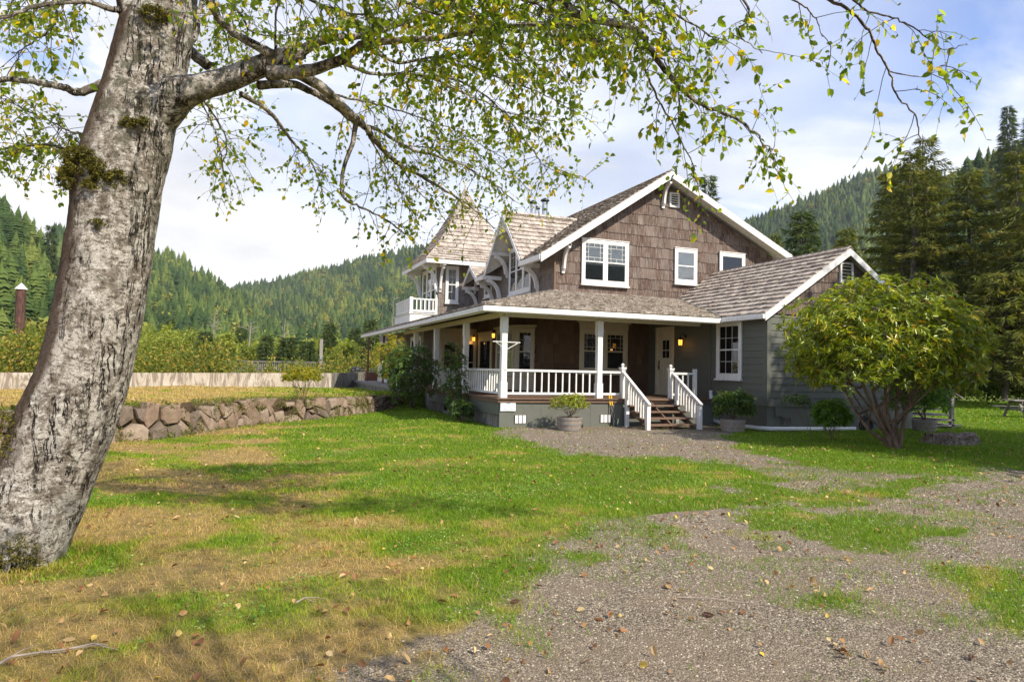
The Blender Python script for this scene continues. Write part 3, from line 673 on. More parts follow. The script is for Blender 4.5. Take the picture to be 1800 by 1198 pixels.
b.add(v, [(0, 3, 2, 1), (4, 5, 6, 7)]+[(i, 4+i, 4+(i+1) % 4, (i+1) % 4) for i in range(4)], .5)
part('porch_ceiling', b, M_cream)
b = MB(); roof_skin(b, pF, .19, (.09, .24), .05); roof_skin(b, pL, .19, (.09, .24), .045)
for i in range(24):
    t = i/24; p = Vector((5.68, 16.55, 3.2)).lerp(Vector((9.66, YF, 4.21)), t); q = Vector((5.68, 16.55, 3.2)).lerp(Vector((9.66, YF, 4.21)), t+.05)
    b.bar(p+Z*.06, q+Z*.045, .2, .022)
part('porch_roof', b, M_roofd, 'low weathered shake roof over the porch')
b = MB(); b.box(5.60, 13.12, 16.44, 16.56, 3.02, 3.155, .5); b.box(5.60, 5.71, 16.56, 36.3, 3.02, 3.155, .5); part('gutter', b, M_white, bev=.015)
b = MB(); b.box(5.72, 13.1, 16.565, 16.60, 3.0, 3.17, .5); b.box(5.715, 5.75, 16.6, 36.3, 3.0, 3.17, .5); part('porch_fascia', b, M_white)
railing((6.5, 17.08, 0), (9.22, 17.08, 0), .87, 1.55); railing((9.38, 17.08, 0), (9.98, 17.08, 0), .87, 1.55)
railing((6.42, 17.16, 0), (6.42, 20.37, 0), .87, 1.55); railing((6.42, 20.53, 0), (6.42, 23.92, 0), .87, 1.55)
railing((11.74, 17.08, 0), (12.50, 17.08, 0), .87, 1.55, sp=.19)
b = MB(); b.box(12.5, 12.6, 17.03, 17.13, FZ, 1.66, .5); part('railing_post', b, M_white, bev=.005)
for px_ in (10.06, 11.68):   # newels
    b = MB(); b.box(px_-.055, px_+.055, 17.0, 17.11, .62, 1.60, .5); b.box(px_-.075, px_+.075, 16.98, 17.13, 1.60, 1.64, .5); b.box(px_-.085, px_+.085, 16.97, 17.14, 1.64, 1.67, .5)
    b.lathe((px_, 17.055, 1.67), [(.03, 0), (.025, .015), (.05, .045), (.05, .075), (.02, .105), (.002, .11)], 12)
    part('newel_post', b, M_white)
# steps
b = MB(); tz = [.775, .615, .455, .295, .135]
for i, z in enumerate(tz):
    ye = 16.86-i*.27; b.box(10.02+(.02*i if i else 0), 11.78-(.01*i), ye-.0, ye+.31 if i else 16.95, z-.045, z)
st = part('porch_steps', b, M_wood, bev=.006)
b = MB()
for x in (10.2, 10.9, 11.6): b.prism([(x, 16.95, .72), (x, 16.95, .40), (x, 15.85, .0), (x, 15.78, .08)], (.04, 0, 0), .3)
mk('stringer', b, M_wood, st)
for x in (10.06, 11.72):
    b = MB(); b.bar((x, 17.0, 1.52), (x, 15.62, .67), .085, .05); b.box(x-.055, x+.055, 15.66, 15.77, -.05, .66, .5)
    for i in range(9):
        yy = 16.86-i*.13; zt = 1.50-(17.0-yy)*.616; zb = tz[min(4, max(0, int((16.86-yy+.14)/.27)))]
        b.box(x-.022, x+.022, yy-.02, yy+.02, zb, zt-.01)
    b.box(x-.05, x+.05, 16.74, 16.84, -.05, 1.36, .5)
    part('stair_rail', b, M_white, bev=.004)
# drain pipes
b = MB(); b.tube([(13.30, 17.30, 1.02), (13.25, 17.2, .55), (13.22, 17.05, .18), (13.22, 16.95, .10)], .052, 12); b.tube([(13.22, 16.97, .12), (13.24, 16.6, .07), (13.28, 15.2, .06), (13.45, 14.85, .07), (14.2, 14.72, .07), (16.2, 14.6, .06)], .058, 12)
part('drain_pipe', b, M_pvc, smooth=True)
# hanger arms on the corner post
b = MB(); b.tube([(6.08, 17.0, 2.27), (6.86, 17.0, 2.26)], .014, 6); b.tube([(6.8, 17.0, 2.25), (6.50, 17.0, 2.08)], .010, 6); b.tube([(6.15, 17.0, 2.27), (6.34, 17.0, 2.14)], .008, 6); b.tube([(6.40, 17.0, 1.62), (6.43, 16.96, 1.56), (6.45, 16.97, 1.52), (6.47, 17.0, 1.56)], .008, 6)
part('hanger_bracket', b, M_white)
b = MB()
for dx in (-.1, .05): b.lathe((6.38+dx, 16.95, 2.98), [(.03, -.02), (.055, 0), (.06, .05), (.03, .07)], 10)
part('flood_light', b, M_cream)
# deck beyond the bush
b = MB(); b.box(5.7, 6.95, 25.6, 39.5, .60, .72, .5); part('side_deck', b, M_grayw); b = MB(); b.box(5.74, 6.95, 25.65, 39.5, .2, .599, .5); part('deck_skirt', b, M_concd)
# back steps on the right of the wing
b = MB()
for i in range(4): b.box(19.0, 20.35+.0+i*.27, 15.0+.0, 16.1, .60-i*.17-.045+.0, .60-i*.17) if i else b.box(19.0, 20.2, 15.0, 16.1, .555, .60)
bs = part('back_steps', b, M_grayw)
b = MB(); b.box(20.7, 20.82, 15.0, 15.1, -.05, 1.2); b.bar((20.1, 15.05, 1.45), (21.25, 15.05, .92), .09, .04)
for i in range(8): b.box(19.1+i*.17, 19.13+i*.17, 15.03, 15.06, .6, 1.4)
b.box(19.0, 20.4, 15.02, 15.09, 1.38, 1.43); part('back_stair_rail', b, M_grayw)
# ================================================================== GROUND
ROCK = [(-14, 10.6), (-6, 12.6), (-2.95, 13.9), (-2.28, 14.9), (-1.38, 15.7), (-.34, 17.7), (.59, 19.1), (2.0, 20.15), (3.73, 22.95), (5.0, 24.6), (6.6, 25.2), (30, 25.3)]
def rock_sd(x, y):
    d = np.full(x.shape, 1e9); s = np.zeros(x.shape)
    for (ax, ay), (bx_, by_) in zip(ROCK[:-1], ROCK[1:]):
        ex, ey = bx_-ax, by_-ay; L2 = ex*ex+ey*ey
        t = np.clip(((x-ax)*ex+(y-ay)*ey)/L2, 0, 1); dd = np.hypot(x-ax-t*ex, y-ay-t*ey); c = ex*(y-ay)-ey*(x-ax)
        s = np.where(dd < d, np.sign(c), s); d = np.minimum(d, dd)
    return d*s
CW0, CW1, CW2 = at(-400, 655, 17.0), at(583, 653, 35.5), at(650, 652, 42.0)
cwd = np.array([CW1[0]-CW0[0], CW1[1]-CW0[1]]); cwd /= np.linalg.norm(cwd)
def Hh(x, y):
    x = np.asarray(x, float); y = np.asarray(y, float)
    sd = rock_sd(x, y); T = .70-.035*np.clip(x+2, 0, 6)-.012*np.clip(sd, 0, 18)
    h = sstep(sd, -.04, .17)*T*(x < 8.5)
    cw = (x-CW0[0])*(-cwd[1])+(y-CW0[1])*cwd[0]
    far = sstep(cw, .5, 9)*(x < 20)
    h = h*(1-far)-1.2*far
    D = x*CF[0]+y*CF[1]
    h = h+.6*sstep(D+fbm(x*.2, y*.2, 5)*3, 49, 52.5)*sstep(x, 18, 24)
    h = h+.12*sstep(y, 18.0, 23.0)*sstep(6.4-x, 0, 1)*(1-sstep(sd, -.3, .1))*sstep(x, 4.0, 5.6)
    h = h+(fbm(x*.35, y*.35, 3)-.5)*.10*sstep(np.hypot(x, y), 3, 8)*(1-sstep(D, 60, 90))*(1-sstep(x, 6, 7)*sstep(y, 14.5, 16)*sstep(21-x, 0, 1))
    return h+(fbm(x*1.7, y*1.7, 9)-.5)*.035
GA = [(0.3, -4), (0.35, 2.6), (0.6, 3.44), (1.15, 3.97), (1.61, 4.47), (2.61, 5.27), (3.5, 6.3), (4.5, 6.75), (5.6, 6.4), (6.8, 6.3), (8.14, 6.55), (9.0, 7.3), (9.88, 7.85), (12.6, 7.84), (40, 9.5), (40, -4)]
GB = [(5.9, 15.3), (6.6, 16.95), (13.3, 16.95), (12.4, 15.6), (10.1, 12.3), (8.9, 9.4), (9.9, 7.9), (9.0, 7.2), (7.8, 8.4), (7.5, 10.8), (5.6, 11.3)]
PIS = [[(3.66, 4.02), (4.16, 3.66), (3.79, 3.42), (3.47, 3.7)], [(5.4, 4.1), (6.4, 3.6), (4.4, 2.5), (4.3, 3.0)], [(6.0, 5.6), (7.2, 5.9), (7.0, 5.3)], [(5.2, 4.9), (6.1, 5.2), (5.9, 4.7)], [(1.9, 2.9), (2.3, 3.0), (2.1, 2.7)]]
def gravel(x, y):
    n = (fbm(x*1.1, y*1.1, 21)-.5)*1.5+(fbm(x*5, y*5, 22)-.5)*.8
    g = np.maximum(sstep(-poly_sd(x, y, GA)+n, -.55, .65), sstep(-poly_sd(x, y, GB)+n*.8, -.5, .5))
    for P in PIS: g = g*(1-.72*sstep(-poly_sd(x, y, P)+n*.75, -.35, .45))
    isl = sstep(fbm(x*.9, y*1.8, 40), .54, .64)*sstep(x, 2.8, 4.5)*.7
    g = g*(1-isl*sstep(-poly_sd(x, y, [(3, 7.5), (3, 4.6), (7, 4.4), (10, 7.0), (10, 8)]), -.6, .4))
    # thin grass tongue between the two gravel areas
    ton = sstep(fbm(x*.8, y*.8, 31), .50, .66)*sstep(-poly_sd(x, y, [(3.5, 8), (4.2, 6.4), (9, 7), (8.5, 9.5), (7, 10.8)]), -.2, .6)
    return np.clip(np.maximum(g, ton*.75), 0, 1)*(np.hypot(x, y) < 90)
def dry(x, y):
    w = (fbm(x*.9+1, y*1.3, 51)-.5)*2.0+(fbm(x*3.1, y*3.1, 52)-.5)*.9
    left = sstep(2.6-x, 0, 3.4)*.42; near = sstep(5.5-y, 0, 3)*.15*sstep(1.2-x, 0, 2)
    d = .09+left*1.15+near*1.6+w*.75-.35*sstep(y, 13, 16)*sstep(x, 4.5, 6)-.25*sstep(x, 8, 10)
    d = d+.33*sstep(rock_sd(x, y), .2, 1.0)*(x < 9)
    return sstep(d, .10, .80)
def axis(lo, f0, f1, hi, st, n0, n1):
    a = f0-(f0-lo)*np.linspace(1, 0, n0, endpoint=False)**2.2; b_ = np.arange(f0, f1, st); c = f1+(hi-f1)*np.linspace(0, 1, n1)**2.4
    return np.concatenate([a, b_, c])
gx = axis(-900, -12, 24, 1400, .105, 34, 44); gy = axis(-60, .8, 30, 1500, .105, 12, 56)
GX, GY = np.meshgrid(gx, gy); gz = Hh(GX, GY); nx, ny = len(gx), len(gy)
V = np.stack([GX.ravel(), GY.ravel(), gz.ravel()], 1); I = (np.arange(ny-1)[:, None]*nx+np.arange(nx-1)[None, :]).ravel()
Fq = np.stack([I, I+1, I+nx+1, I+nx], 1)
m_, q = newmat('lawn_and_gravel'); ob = q.obj(); gA, dA = q.attr('gravel'), q.attr('dry')
n1 = q.noise(ob, 9, 7, .7); n2 = q.noise(ob, 55, 5, .7); n3 = q.noise(ob, 1.4, 5, .6)
grn = q.mix(q.ramp(n1, [(.3, 0.0), (.7, 1.0)]), (.07, .115, .010), (.15, .21, .022))
tan_ = q.mix(q.ramp(n1, [(.3, 0.0), (.7, 1.0)]), (.20, .13, .045), (.40, .28, .115))
gc = q.mix(q.m('MINIMUM', q.m('MAXIMUM', q.m('MULTIPLY_ADD', q.m('SUBTRACT', n1, .5), 1.5, dA), 0.0), 1.0), grn, tan_)
gc = q.mix(q.ramp(n2, [(.35, .55), (.6, 0.0)]), gc, (.07, .055, .025))
vo = q.n('ShaderNodeTexVoronoi', {'Vector': ob, 'Scale': 78.0}); vo2 = q.n('ShaderNodeTexVoronoi', {'Vector': ob, 'Scale': 140.0})
vs_ = q.n('ShaderNodeSeparateColor', {0: vo.outputs['Color']}).outputs[0]
st = q.ramp(vs_, [(0, (.10, .08, .056)), (.35, (.22, .18, .128)), (.7, (.33, .272, .195)), (1, (.46, .388, .285))])
st = q.mix(q.ramp(vo.outputs['Distance'], [(.35, 0.0), (.75, .8)]), st, (.06, .045, .035))
st = q.mix(q.ramp(n3, [(.42, .0), (.62, .7)]), st, (.22, .165, .115))
col = q.mix(q.ramp(q.m('ADD', gA, q.m('MULTIPLY', q.m('SUBTRACT', n2, .5), .9)), [(.40, 0.0), (.58, 1.0)]), gc, st)
hb_ = q.m('ADD', q.m('MULTIPLY', q.m('SUBTRACT', 1.0, vo.outputs['Distance']), gA), n2)
q.out(princ(q, col, .95, q.bump(hb_, .8, .012), .12)); M_ground = m_
ground = struct(npmesh('ground', V, Fq, M_ground, vvar={'gravel': gravel(GX, GY).ravel(), 'dry': dry(GX, GY).ravel()}, smooth=True))
# ------------------------------------------------------------------ grass blades
rng = np.random.default_rng(11)
def sample(D0, D1, dens, wfun, margin=1.06):
    A = .75*margin*2*(D1**2-D0**2)/2*1.0; n = int(A*dens)
    D = np.sqrt(rng.random(n)*(D1**2-D0**2)+D0**2); u = (rng.random(n)*2-1)*.75*margin
    x = D*math.sin(YAW)+u*D*math.cos(YAW); y = D*math.cos(YAW)-u*D*math.sin(YAW)
    keep = rng.random(n) < wfun(x, y); return x[keep], y[keep], D[keep]
def inhouse(x, y): return ((x > 6.15) & (y > 16.9) & (x < 19.3)) | ((x > 13.3) & (y > 14.9) & (x < 19.3)) | ((x > 5.6) & (y > 25.4) & (x < 19))
def gw(x, y): return (np.clip(1-gravel(x, y)*1.12, 0, 1)**1.3+(.07+.40*sstep(-poly_sd(x, y, [(2.5, 8.5), (3.4, 4.8), (5.2, 4.2), (11, 7.0), (9, 9.5), (7, 11)]), -.8, .6))*sstep(fbm(x*2.2, y*2.2, 33), .46, .62)*(gravel(x, y) > .3)*(y > 2.6))*(~inhouse(x, y))*(1-.45*dry(x, y))*(x*(-cwd[1])*0+((x-CW0[0])*(-cwd[1])+(y-CW0[1])*cwd[0]) < -.2)
xs_, ys_, hs_, ws_ = [], [], [], []
for D0, D1, dens, hh, ww in ((2.0, 4.5, 8500, .040, .0032), (4.5, 8, 4600, .042, .0045), (8, 14, 1700, .044, .008), (14, 24, 520, .05, .017), (24, 46, 110, .07, .04)):
    x, y, D = sample(D0, D1, dens, gw); tuft = fbm(x*2.3, y*2.3, 61)
    xs_.append(x); ys_.append(y); hs_.append(hh*(.45+1.25*tuft**1.5)*(.6+.8*rng.random(len(x)))); ws_.append(ww*(.7+.6*rng.random(len(x))))
x = np.concatenate(xs_); y = np.concatenate(ys_); h = np.concatenate(hs_); w = np.concatenate(ws_); n = len(x)
z = Hh(x, y)-.006; dr = dry(x, y); a = rng.random(n)*2*np.pi; ln = h*(.35+.9*rng.random(n)); b2 = rng.random(n)*2*np.pi
fl = (dr > .55) & (rng.random(n) < .6); h = np.where(fl, h*.45, h); ln = np.where(fl, ln*1.9, ln)
P0 = np.stack([x-w*np.cos(a)*.5, y-w*np.sin(a)*.5, z], 1); P1 = np.stack([x+w*np.cos(a)*.5, y+w*np.sin(a)*.5, z], 1)
mx_, my_ = x+ln*.35*np.cos(b2), y+ln*.35*np.sin(b2); mz_ = z+h*.65
P2 = np.stack([mx_+w*.38*np.cos(a), my_+w*.38*np.sin(a), mz_], 1); P3 = np.stack([mx_-w*.38*np.cos(a), my_-w*.38*np.sin(a), mz_], 1)
P4 = np.stack([x+ln*np.cos(b2)*1.0, y+ln*np.sin(b2)*1.0, z+h], 1)
V = np.stack([P0, P1, P2, P3, P4], 1).reshape(-1, 3); i5 = np.arange(n)*5
F = np.concatenate([np.stack([i5, i5+1, i5+2], 1), np.stack([i5, i5+2, i5+3], 1), np.stack([i5+3, i5+2, i5+4], 1)])
vr = np.clip(dr*.72+rng.random(n)*.30-.04, 0, 1); vr = np.where(rng.random(n) < .10, rng.random(n), vr)
M_grass = m_leaf('grass_blades', [(0, (.10, .20, .008)), (.25, (.19, .31, .012)), (.45, (.31, .36, .025)), (.62, (.44, .33, .085)), (1, (.58, .41, .18))], .35, .5, (1.7, 1.6, .7), .25)
gr = npmesh('grass', V, F, M_grass, var=np.tile(vr, 3))
tag(gr, 'short lawn grass, patchy green and straw brown', 'grass', kind='stuff')
# ------------------------------------------------------------------ loose gravel stones
xs_, ys_, rs_ = [], [], []
for D0, D1, dens, r in ((2.0, 4.2, 5200, .0050), (4.2, 7, 2600, .0065), (7, 11, 1000, .0088), (11, 18, 220, .012)):
    x, y, D = sample(D0, D1, dens, lambda a_, b_: np.clip(gravel(a_, b_)*1.2-.15, 0, 1)**.7*(~inhouse(a_, b_)))
    xs_.append(x); ys_.append(y); rs_.append(r*(.5+1.1*rng.random(len(x))**2))
x = np.concatenate(xs_); y = np.concatenate(ys_); r = np.concatenate(rs_); n = len(x); z = Hh(x, y)
base = np.array([(1, 0, 0), (.35, .9, 0), (-.8, .6, 0), (-.85, -.5, 0), (.3, -.95, 0), (.15, .1, .75), (-.3, -.1, .6)])
fb = np.array([(0, 1, 5), (1, 2, 5), (2, 6, 5), (2, 3, 6), (3, 4, 6), (4, 0, 5), (4, 5, 6)])
an = rng.random(n)*2*np.pi; cs, sn = np.cos(an), np.sin(an); J = base[None]*(1+(rng.random((n, 7, 3))-.5)*.7)
J = J*r[:, None, None]*np.stack([.8+.7*rng.random(n), np.ones(n), .6+.7*rng.random(n)], 1)[:, None, :]
V = np.stack([J[..., 0]*cs[:, None]-J[..., 1]*sn[:, None]+x[:, None], J[..., 0]*sn[:, None]+J[..., 1]*cs[:, None]+y[:, None], J[..., 2]+z[:, None]-.001], 2).reshape(-1, 3)
F = (fb[None]+(np.arange(n)*7)[:, None, None]).reshape(-1, 3)
m_, q = newmat('gravel_stone'); v = q.attr('var')
q.out(princ(q, q.mix(q.ramp(q.noise(q.obj(), 90, 4), [(.4, 0.0), (.7, .5)]), q.ramp(v, [(0, (.07, .057, .040)), (.3, (.185, .152, .11)), (.65, (.32, .264, .19)), (.92, (.46, .39, .29)), (1, (.62, .545, .43))]), (.16, .12, .09)), .9, None, .2))
o = npmesh('gravel', V, F, m_, var=np.repeat(rng.random(n), 7)); tag(o, 'loose grey brown crushed gravel of the drive', 'gravel', kind='stuff')
# ------------------------------------------------------------------ leaf builder
def leafmesh(P, Dv, Nv, L, Wd, fold=.25, droop=.2, simple=False):
    """P,Dv,Nv (n,3): base, direction, face normal; L,Wd lengths. Two folded quads per leaf."""
    n = len(P); Dv = Dv/np.linalg.norm(Dv, axis=1, keepdims=True)+1e-9; S = np.cross(Dv, Nv); S /= np.linalg.norm(S, axis=1, keepdims=True)+1e-9
    N2 = np.cross(S, Dv); L = L[:, None]; Wd = Wd[:, None]; f = fold*Wd
    b_ = P; t_ = P+Dv*L-N2*L*droop; m1 = P+Dv*L*.3-N2*L*droop*.1; m2 = P+Dv*L*.68-N2*L*droop*.5
    r1 = m1+S*Wd*.48+N2*f; r2 = m2+S*Wd*.40+N2*f; l1 = m1-S*Wd*.48+N2*f; l2 = m2-S*Wd*.40+N2*f
    if simple:
        rr = P+Dv*L*.45+S*Wd*.5+N2*f; ll = P+Dv*L*.45-S*Wd*.5+N2*f
        V = np.stack([b_, rr, t_, ll], 1).reshape(-1, 3); i = np.arange(n)*4
        return V, np.concatenate([np.stack([i, i+1, i+2], 1), np.stack([i, i+2, i+3], 1)])
    V = np.stack([b_, r1, r2, t_, l2, l1], 1).reshape(-1, 3); i = np.arange(n)*6
    return V, np.concatenate([np.stack([i, i+1, i+2, i+3], 1), np.stack([i, i+3, i+4, i+5], 1)])
def rdir(n, zb=0.0):
    v = rng.normal(size=(n, 3)); v[:, 2] += zb; return v/np.linalg.norm(v, axis=1, keepdims=True)
# ------------------------------------------------------------------ fallen leaves
x, y, D = sample(2.2, 15, 32, lambda a_, b_: np.clip(.25+1.1*(fbm(a_*.9, b_*.9, 71) > .52)*fbm(a_*3, b_*3, 72), 0, 1)*(~inhouse(a_, b_)))
n = len(x); P = np.stack([x, y, Hh(x, y)+.012+.02*rng.random(n)*(1-gravel(x, y))], 1); Dv = rdir(n); Dv[:, 2] *= .35
V, F = leafmesh(P, Dv, rdir(n, 1.4), .028+.045*rng.random(n)**2, .018+.022*rng.random(n), .35, -.25)
M_fallen = m_leaf('fallen_leaf', [(0, (.16, .065, .025)), (.45, (.30, .14, .05)), (.75, (.48, .30, .12)), (.9, (.60, .45, .22)), (1, (.70, .48, .04))], .15, .6, (1.2, 1, .6))
o = npmesh('fallen_leaves', V, F, M_fallen, var=np.tile(rng.random(n), 2)); tag(o, 'scattered dry brown and yellow fallen leaves on lawn and gravel', 'leaves', kind='stuff')
# clover and broad weeds in the lawn
x, y, D = sample(3.2, 13, 750, lambda a_, b_: sstep(fbm(a_*1.3, b_*1.3, 81), .56, .66)*(1-gravel(a_, b_))*(~inhouse(a_, b_))*(1-dry(a_, b_))*(rock_sd(a_, b_) < 0))
n = len(x); P = np.stack([x, y, Hh(x, y)+.02+.025*rng.random(n)], 1); Dv = rdir(n); Dv[:, 2] = .15
V, F = leafmesh(P, Dv, rdir(n, 2.0), .012+.014*rng.random(n), .012+.010*rng.random(n), .1, .1, True)
M_weed = m_leaf('clover_leaf', [(0, (.08, .19, .02)), (.6, (.17, .31, .04)), (1, (.34, .42, .12))], .3, .5)
o = npmesh('clover', V, F, M_weed, var=np.tile(rng.random(n), 2)); tag(o, 'low clover and weeds growing through the lawn', 'clover', kind='stuff')
# ================================================================== WALLS, PLANTERS, SMALL THINGS
def gz1(x, y): return float(Hh(np.array([x]), np.array([y]))[0])
# concrete wall
b = MB(); zt, zb = 1.10, -.4
def cwall(p, q, z0, z1, th=.22):
    p = Vector((p[0], p[1], 0)); q = Vector((q[0], q[1], 0)); d = (q-p).normalized(); nrm = Vector((-d.y, d.x, 0)); n = 14
    vs = []; fs = []
    for i in range(n+1):
        r = p.lerp(q, i/n); zt_ = z0+(z1-z0)*i/n
        vs += [r+Z*zb, r+Z*zt_, r+nrm*th+Z*zt_, r+nrm*th+Z*zb]
    for i in range(n):
        a = i*4; fs += [(a, a+1, a+5, a+4), (a+1, a+2, a+6, a+5), (a+2, a+3, a+7, a+6)]
    fs += [(3, 2, 1, 0), (n*4, n*4+1, n*4+2, n*4+3)]
    b.add(vs, fs, .5)
cwall(CW0, CW1, 1.08, 1.14)
w1 = mk('concrete_wall', b, M_conc); tag(w1, 'long low stained concrete wall across the back of the lawn terrace', 'wall')
b = MB(); cwall(CW1+np.array([.02, 0, 0]), CW2, 1.13, 1.19); w2 = mk('concrete_wall', b, M_concd); tag(w2, 'short darker stained concrete wall running back to the deck', 'wall')
# rock wall: individual fitted stones as parts
M_rock = []
for i, (a, c) in enumerate((((.17, .115, .08), (.27, .19, .135)), ((.11, .08, .06), (.19, .145, .11)), ((.21, .155, .11), (.32, .245, .18)))):
    m_, q = newmat('basalt_stone'); ob = q.obj(); n = q.noise(ob, 5, 7, .65, .5); n4 = q.noise(ob, 30, 4)
    cc = q.mix(q.ramp(n, [(.35, 0.0), (.65, 1.0)]), a, c); cc = q.mix(q.ramp(n4, [(.58, 0.0), (.72, .5)]), cc, (.12, .09, .07))
    cc = q.mix(q.ramp(q.noise(ob, 3, 5), [(.60, 0.0), (.7, .6)]), cc, (.10, .11, .03))
    q.out(princ(q, cc, .9, q.bump(q.m('ADD', n, n4), .6, .02), .2)); M_rock.append(m_)
rw = thing('rock_wall', 'low dry stone retaining wall of angular brown rocks edging the raised lawn', 'wall', (0, 18, 0))
def stone(c, u, nrm, w, h, t, rnd):
    """an irregular flattened polygon slab with a chamfered face"""
    n = rnd.choice((5, 6, 6, 7)); a0 = rnd.random()*6.28; pts = []
    for i in range(n):
        a = a0+6.283*(i+rnd.uniform(-.28, .28))/n; pts.append((math.cos(a)*w/2*rnd.uniform(.85, 1.15), math.sin(a)*h/2*rnd.uniform(.85, 1.15)))
    b = MB(); vs = []; tl = rnd.uniform(-.12, .12); tv = rnd.uniform(-.15, .15)
    for sc, dep in ((1.0, -t), (1.0, t*.45), (.84, t)):
        for p in pts: vs.append(c+u*p[0]*sc+Z*p[1]*sc+nrm*(dep+(p[0]*tl+p[1]*tv if dep > 0 else 0)+rnd.uniform(-.008, .008)))
    fs = [tuple(range(2*n, 3*n))]
    for k_ in (0, n):
        for i in range(n): fs.append((k_+i, k_+(i+1) % n, k_+n+(i+1) % n, k_+n+i))
    b.add(vs, fs); return b
rr = random.Random(5); seg = ROCK[1:10]; cum = [0]
for (a, c) in zip(seg[:-1], seg[1:]): cum.append(cum[-1]+math.hypot(c[0]-a[0], c[1]-a[1]))
L_ = cum[-1]; cnt = 0; dirt = MB(); 
def along(s):
    for i in range(len(cum)-1):
        if s <= cum[i+1]+1e-6:
            t = (s-cum[i])/(cum[i+1]-cum[i]); a, c = seg[i], seg[i+1]; d = Vector((c[0]-a[0], c[1]-a[1], 0)).normalized()
            return Vector((a[0]+(c[0]-a[0])*t, a[1]+(c[1]-a[1])*t, 0)), d
def topz(p): return .70-.026*max(0, p.x+2)
seeds = []; s_ = 1.35
while s_ < L_-.05:
    w = rr.uniform(.20, .46); nrow = rr.choice((1, 2, 2, 3)) if w > .34 else rr.choice((2, 2, 3)); ph = rr.random()*.3
    for k_ in range(nrow): seeds.append((s_+w/2+rr.uniform(-.16, .16), (k_+.5+rr.uniform(-.32, .32))/nrow+ph*.2-.05))
    s_ += w
for si, (s0, v0) in enumerate(seeds):
    if cnt >= 99: break
    p, d = along(min(s0, L_-.01)); tz_ = topz(p); nr = Vector((d.y, -d.x, 0)); asp = .62
    cell = [(s0-.55, -.1), (s0+.55, -.1), (s0+.55, 1.0+rr.uniform(-.22, .10)), (s0-.55, 1.0+rr.uniform(-.22, .10))]
    for (s1, v1) in seeds:
        if (s1, v1) == (s0, v0) or abs(s1-s0) > 1.1: continue
        dx, dv = s1-s0, (v1-v0)*asp; mx, mv = (s1+s0)/2, (v1+v0)/2; out = []
        f_ = lambda q: -((q[0]-mx)*dx+(q[1]-mv)*asp*dv)-.016*math.hypot(dx, dv)
        for k_ in range(len(cell)):
            a, c = cell[k_], cell[(k_+1) % len(cell)]; fa, fc = f_(a), f_(c)
            if fa >= 0: out.append(a)
            if (fa >= 0) != (fc >= 0): t = fa/(fa-fc); out.append((a[0]+(c[0]-a[0])*t, a[1]+(c[1]-a[1])*t))
        cell = out
        if len(cell) < 3: break
    if len(cell) < 3 or rr.random() < .06: continue
    cx_ = sum(q[0] for q in cell)/len(cell); cv_ = sum(q[1] for q in cell)/len(cell); n = len(cell); t = rr.uniform(.04, .11); tl, tv = rr.uniform(-.22, .22), rr.uniform(-.2, .15); b = MB(); vs = []
    cell = [(q[0]+rr.uniform(-.035, .035), q[1]+rr.uniform(-.05, .05)) for q in cell]; gone = rr.uniform(.93, 1.02)
    for sc, dep in ((1.0*gone, -.16), (1.0*gone, t*.35), (.88*gone, t*.9), (.35, t*1.1)):
        for q in cell:
            ds, dv = (q[0]-cx_)*sc, (q[1]-cv_)*sc*tz_; vs.append(p+d*(cx_-s0+ds)+Z*((cv_*tz_)+dv)+nr*(.12-.16*(cv_*tz_+dv)+dep+(ds*tl+dv*tv if dep > 0 else 0)+rr.uniform(-.006, .006)))
    fs = [tuple(range(3*n, 4*n))]
    for k_ in (0, n, 2*n):
        for i in range(n): fs.append((k_+i, k_+(i+1) % n, k_+n+(i+1) % n, k_+n+i))
    b.add(vs, fs); mk('stone', b, rr.choice(M_rock), rw); cnt += 1
b = MB(); vs = []; ne = 120
for i in range(ne+1):
    p, d = along(min(L_-.01, 1.2+(L_-1.2)*i/ne)); nr = Vector((d.y, -d.x, 0)); tz_ = topz(p)
    for v_ in (-.1, .25, .6, .85, .98): vs.append(p+nr*(.045-.13*v_*tz_-(.14 if v_ > .9 else 0)+rr.uniform(-.02, .03))+Z*(v_*tz_+rr.uniform(-.02, .03)))
b.add(vs, [(i*5+j, i*5+j+1, i*5+6+j, i*5+5+j) for i in range(ne) for j in range(4)], .5)
mk('earth_fill', b, m_simple('dry_earth', (.075, .052, .03), .95, .1), rw, smooth=True)
b = MB()
for i in range(3): b.box(1.32, 1.95, 19.75+i*.22, 20.15+i*.22, -.05+i*.18, .13+i*.18)
mk('stone_step', b, M_rock[1], rw, bev=.02)
# wall moss / creeping plants along the top and joints
n = 16000; s = rng.random(n)*(L_-1.5)+1.5; PP = np.array([(*along(t)[0][:2], *along(t)[1][:2]) for t in s]); off = rng.normal(size=n)*.13-.02
x = PP[:, 0]+PP[:, 3]*off; y = PP[:, 1]-PP[:, 2]*off; cl = fbm(s*1.4, off*3+7, 90) > .44; x, y = x[cl], y[cl]; n = len(x)
P = np.stack([x, y, np.clip(Hh(x, y), .0, 9)+rng.random(n)*.06], 1)
n2_ = 11000; s2 = rng.random(n2_)*(L_-1.6)+1.6; zz = rng.random(n2_)*.72; k2_ = fbm(s2*2.2, zz*4, 93, 3) > .53; s2, zz = s2[k2_], zz[k2_]; Q2 = np.array([(*along(t)[0][:2], *along(t)[1][:2]) for t in s2]); of2 = .17-.15*zz+.05*rng.random(len(s2))
P = np.vstack([P, np.stack([Q2[:, 0]+Q2[:, 3]*of2, Q2[:, 1]-Q2[:, 2]*of2, zz], 1)]); n = len(P); Dv = rdir(n, .2)
V, F = leafmesh(P, Dv, rdir(n, .8), .03+.05*rng.random(n), .010+.02*rng.random(n), .1, .3, True)
